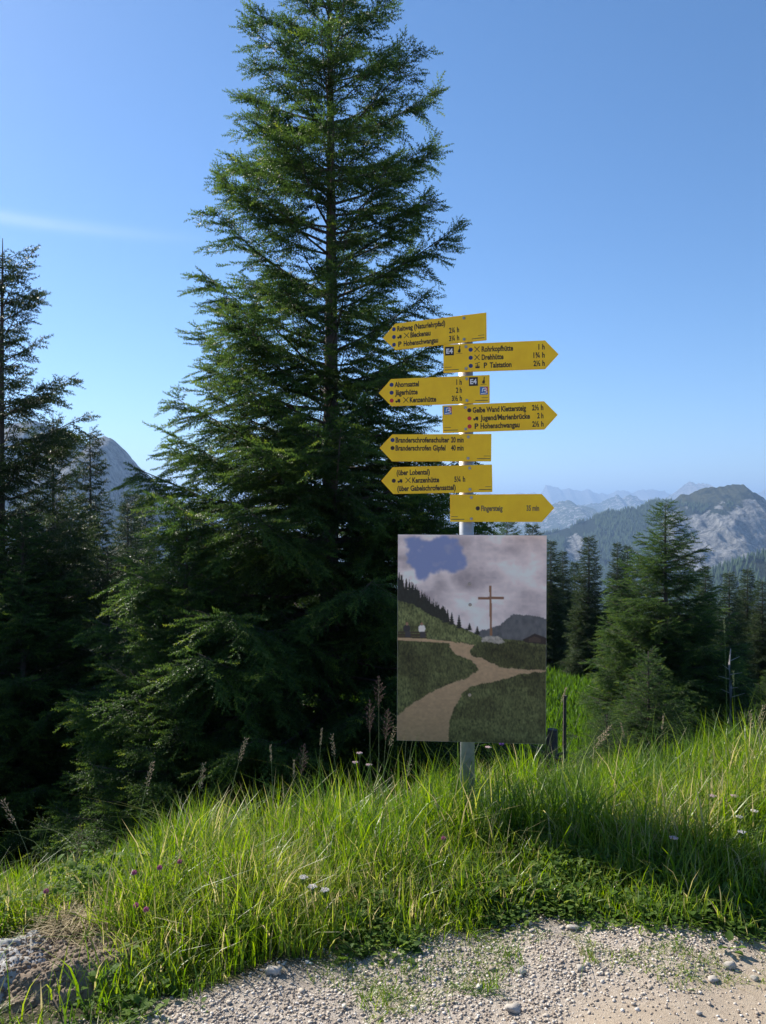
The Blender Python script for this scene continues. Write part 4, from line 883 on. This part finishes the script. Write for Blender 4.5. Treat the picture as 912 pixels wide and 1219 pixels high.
def stalk(tip, base, kind, label, Y=None):
    Y = Y or float(crestY((base[0] - CX) / F * 4.2)) - .05; b = at(tip[0], tip[1], Y); xb_ = (base[0] - CX) / F * Y; a = Vector((xb_, Y, gz(xb_, Y)))
    root = empty('grass_stalk', a); tag(root, label, 'grass stalk', 'single grass stalks rising above the bank'); b = b - a; a = Vector((0, 0, 0))
    P = bez(a, b, (b.x) * .55); L = (b - a).length; m_ = MB(); m_.tube(P, [.0018 - .0011 * i / 8 for i in range(9)], 4)
    m_.build('stem', M_stemg if kind == 'green' else M_head_green, root)
    h = MB(); n = {'spike': 34, 'panicle': 60, 'droop': 40, 'green': 26}[kind]; hl = {'spike': .085, 'panicle': .17, 'droop': .11, 'green': .09}[kind]
    d = (P[-1] - P[-2]).normalized()
    for i in range(n):
        t = i / n; c = P[-1] - d * hl * t; an = i * 2.4; sp = {'spike': .004, 'panicle': .035 * math.sin(math.pi * min(1, t * 1.1)) + .003, 'droop': .012, 'green': .006}[kind] * (1 if kind == 'spike' else rnd.uniform(.4, 1))
        o_ = Vector((math.cos(an) * sp, math.sin(an) * sp, (.012 if kind != 'droop' else -.012) * rnd.random())); e = c + o_; q = (o_ * .4 + d * .008)
        if q.length < .001: q = d * .008
        q = q.normalized() * rnd.uniform(.006, .010)
        h.tube([e - q * .5, e, e + q * .8], [.0004, .0017, .0003], 4)
        if sp > .01: h.tube([c - d * .01, e], [.0004, .0003], 3)
    h.build('seed_head', {'spike': M_head_tan, 'panicle': M_head_red, 'droop': M_head_tan, 'green': M_head_green}[kind], root)
for (tp, bs, kd, lb) in [
    ((293, 878), (267, 975), 'droop', 'tan stalk bending right in front of the tallest spruce left of centre'),
    ((322, 888), (326, 975), 'spike', 'upright tan spike in front of the middle of the spruce foot'),
    ((243, 908), (231, 985), 'droop', 'leftmost tan stalk before the bright lower spruce branches'),
    ((350, 906), (350, 960), 'spike', 'short thin tan spike right of the upright one'),
    ((362, 888), (355, 960), 'panicle', 'thin reddish stalk just left of the pair of close stalks'),
    ((383, 870), (377, 960), 'spike', 'left stalk of the close pair before the dark spruce'),
    ((395, 874), (403, 955), 'droop', 'right stalk of the close pair before the dark spruce'),
    ((451, 806), (451, 930), 'panicle', 'tallest dark red branched seed head left of the photo board'),
    ((440, 836), (441, 930), 'panicle', 'lower dark red seed head beside the tallest one'),
    ((462, 846), (455, 930), 'panicle', 'dark red seed head touching the left edge of the photo board'),
    ((488, 826), (480, 945), 'spike', 'upright tan spike standing before the lower left of the photo board'),
    ((497, 851), (481, 945), 'spike', 'leaning pale spike before the lower left corner of the photo board'),
    ((470, 864), (452, 930), 'droop', 'tan stalk leaning right under the left edge of the photo board'),
    ((489, 900), (478, 945), 'droop', 'short tan tuft left of the pole'),
    ((674, 820), (645, 930), 'spike', 'arching pale spike right of the lower board edge'),
    ((690, 851), (668, 930), 'green', 'fine greenish stalk beside the arching pale spike'),
    ((727, 863), (668, 945), 'droop', 'long red-brown stalk bowing right over the meadow'),
    ((724, 872), (672, 945), 'droop', 'lower of the two long stalks bowing right over the meadow'),
    ((739, 862), (752, 925), 'spike', 'stalk leaning left in front of the low young spruce'),
    ((790, 852), (785, 930), 'spike', 'tan stalk before the foot of the broad bushy spruce'),
    ((848, 846), (862, 930), 'green', 'light green blade leaning left before the thin spruces'),
    ((862, 738), (866, 925), 'green', 'tallest green stalk at the right before the thin spruces'),
    ((873, 800), (876, 925), 'green', 'green stalk just right of the tallest green one'),
    ((893, 845), (895, 925), 'droop', 'brown stalk near the right edge of the picture'),
    ((910, 838), (894, 925), 'droop', 'drooping brown head touching the right edge of the picture'),
    ((182, 905), (160, 1010), 'droop', 'tan stalk bending right above the left end of the bank'),
    ((3, 950), (45, 1070), 'droop', 'stalk leaning left into the lower left corner'),
    ((95, 985), (90, 1040), 'panicle', 'small dark seed head at the left above the bare earth'),
    ((640, 1040), (634, 1105), 'green', 'thin pale stalk rising from the short grass on the gravel tip')]:
    stalk(tp, bs, kd, lb, Y=3.1 if tp[1] > 1000 else None)
def flower(px, py, kind, label, fr=.8):
    p_ = surfpt(px, py, fr); z0 = gz(p_.x, p_.y); root = empty('wildflower', (p_.x, p_.y, z0)); tag(root, label, 'flower', 'wildflowers in the grass bank'); h = p_.z - z0
    s_ = MB(); s_.tube([(0, .01, 0), (.006, .004, h * .5), (0, 0, h)], [.0018, .0015, .0012], 5); s_.build('stem', M_stemg, root)
    f = MB()
    if kind in ('clover', 'thistle'):
        n = 46; r = .011 if kind == 'clover' else .014
        for i in range(n):
            z = 1 - 1.6 * (i + .5) / n; q = math.sqrt(max(0, 1 - z * z)); an = i * 2.4; d = Vector((q * math.cos(an), q * math.sin(an), z + .3)); c = Vector((0, 0, h))
            f.tube([c + d * r * .3, c + d * r], [.0022, .0012], 4)
        f.build('flower_head', M_pinkf if kind == 'clover' else M_purple, root)
    else:
        st_ = MB()
        for i in range(16):
            an = i * 2.4; q = .024 * math.sqrt((i + .5) / 16); q *= .7; c = Vector((math.cos(an) * q, math.sin(an) * q, h + .004 - q * .15)); st_.tube([(0, 0, h - .03), c], [.0008, .0006], 3)
            for j in range(6): f.blob(c + Vector((rnd.uniform(-.004, .004), rnd.uniform(-.004, .004), rnd.uniform(0, .003))), .0017, 0, 5, 3)
        st_.build('rays', M_stemg, root); f.build('flower_head', M_whitef if kind == 'umbel' else M_palepink, root)
for fl in [(160, 1040, 'clover', 'pink clover head, leftmost of three near the left bank top'), (190, 1034, 'clover', 'pink clover head, middle of three near the left bank top'), (214, 1027, 'clover', 'pink clover head, rightmost of three near the left bank top'),
           (162, 1079, 'clover', 'pink clover above the dark gap right of the bare earth'), (174, 1084, 'clover', 'faded red clover beside the dark gap right of the bare earth'), (55, 1062, 'clover', 'dark pink clover at the far left bank top'),
           (528, 999, 'clover', 'pink blossom in the grass left below the pole'), (597, 886, 'thistle', 'purple blossom under the lower board edge right of the pole'),
           (423, 908, 'palepink', 'pale pink umbel left of the photo board, left of a pair'), (439, 911, 'palepink', 'pale pink umbel left of the photo board, right of a pair'), (428, 897, 'palepink', 'small pale pink umbel above the pair left of the photo board'),
           (581, 890, 'palepink', 'pale pink blossom just right of the pole below the board'),
           (898, 966, 'umbel', 'white umbel at the right edge in the tall grass, upper one'), (880, 973, 'umbel', 'white umbel in the right grass, left of the upper edge one'), (883, 991, 'umbel', 'white umbel in the right grass, lowest of the group'), (802, 998, 'palepink', 'pale brownish umbel in the right grass'),
           (848, 948, 'palepink', 'reddish umbel high in the right grass, left one'), (874, 948, 'palepink', 'reddish umbel high in the right grass, right one'),
           (361, 1045, 'umbel', 'small white umbel in the grass left of centre, upper left'), (372, 1056, 'umbel', 'small white umbel in the grass left of centre, lower left'), (387, 1060, 'umbel', 'small white umbel in the grass left of centre, right one')]:
    flower(*fl)

# ------------------------------------------------------------------ haze
bm = bmesh.new(); bmesh.ops.create_cube(bm, size=1.0)
zmin = float(GZ.min()) - 1; zmin = min(zmin, -1300.0); ztp = 900.0
bmesh.ops.scale(bm, vec=(91000, 67000, ztp - zmin), verts=bm.verts); bmesh.ops.translate(bm, vec=(0, 12500, (ztp + zmin) / 2), verts=bm.verts)
m = bpy.data.materials.new('air_haze'); m.use_nodes = True; t = m.node_tree; t.nodes.clear(); o = t.nodes.new('ShaderNodeOutputMaterial'); pv = t.nodes.new('ShaderNodeVolumePrincipled')
pv.inputs['Color'].default_value = (0.42, 0.64, 1.0, 1); pv.inputs['Density'].default_value = 9.5e-5; pv.inputs['Anisotropy'].default_value = 0.2
t.links.new(pv.outputs[0], o.inputs['Volume'])
hz = bm_obj('haze', bm, m); tag(hz, 'pale blue haze filling the air over the valley', 'haze', kind='stuff')
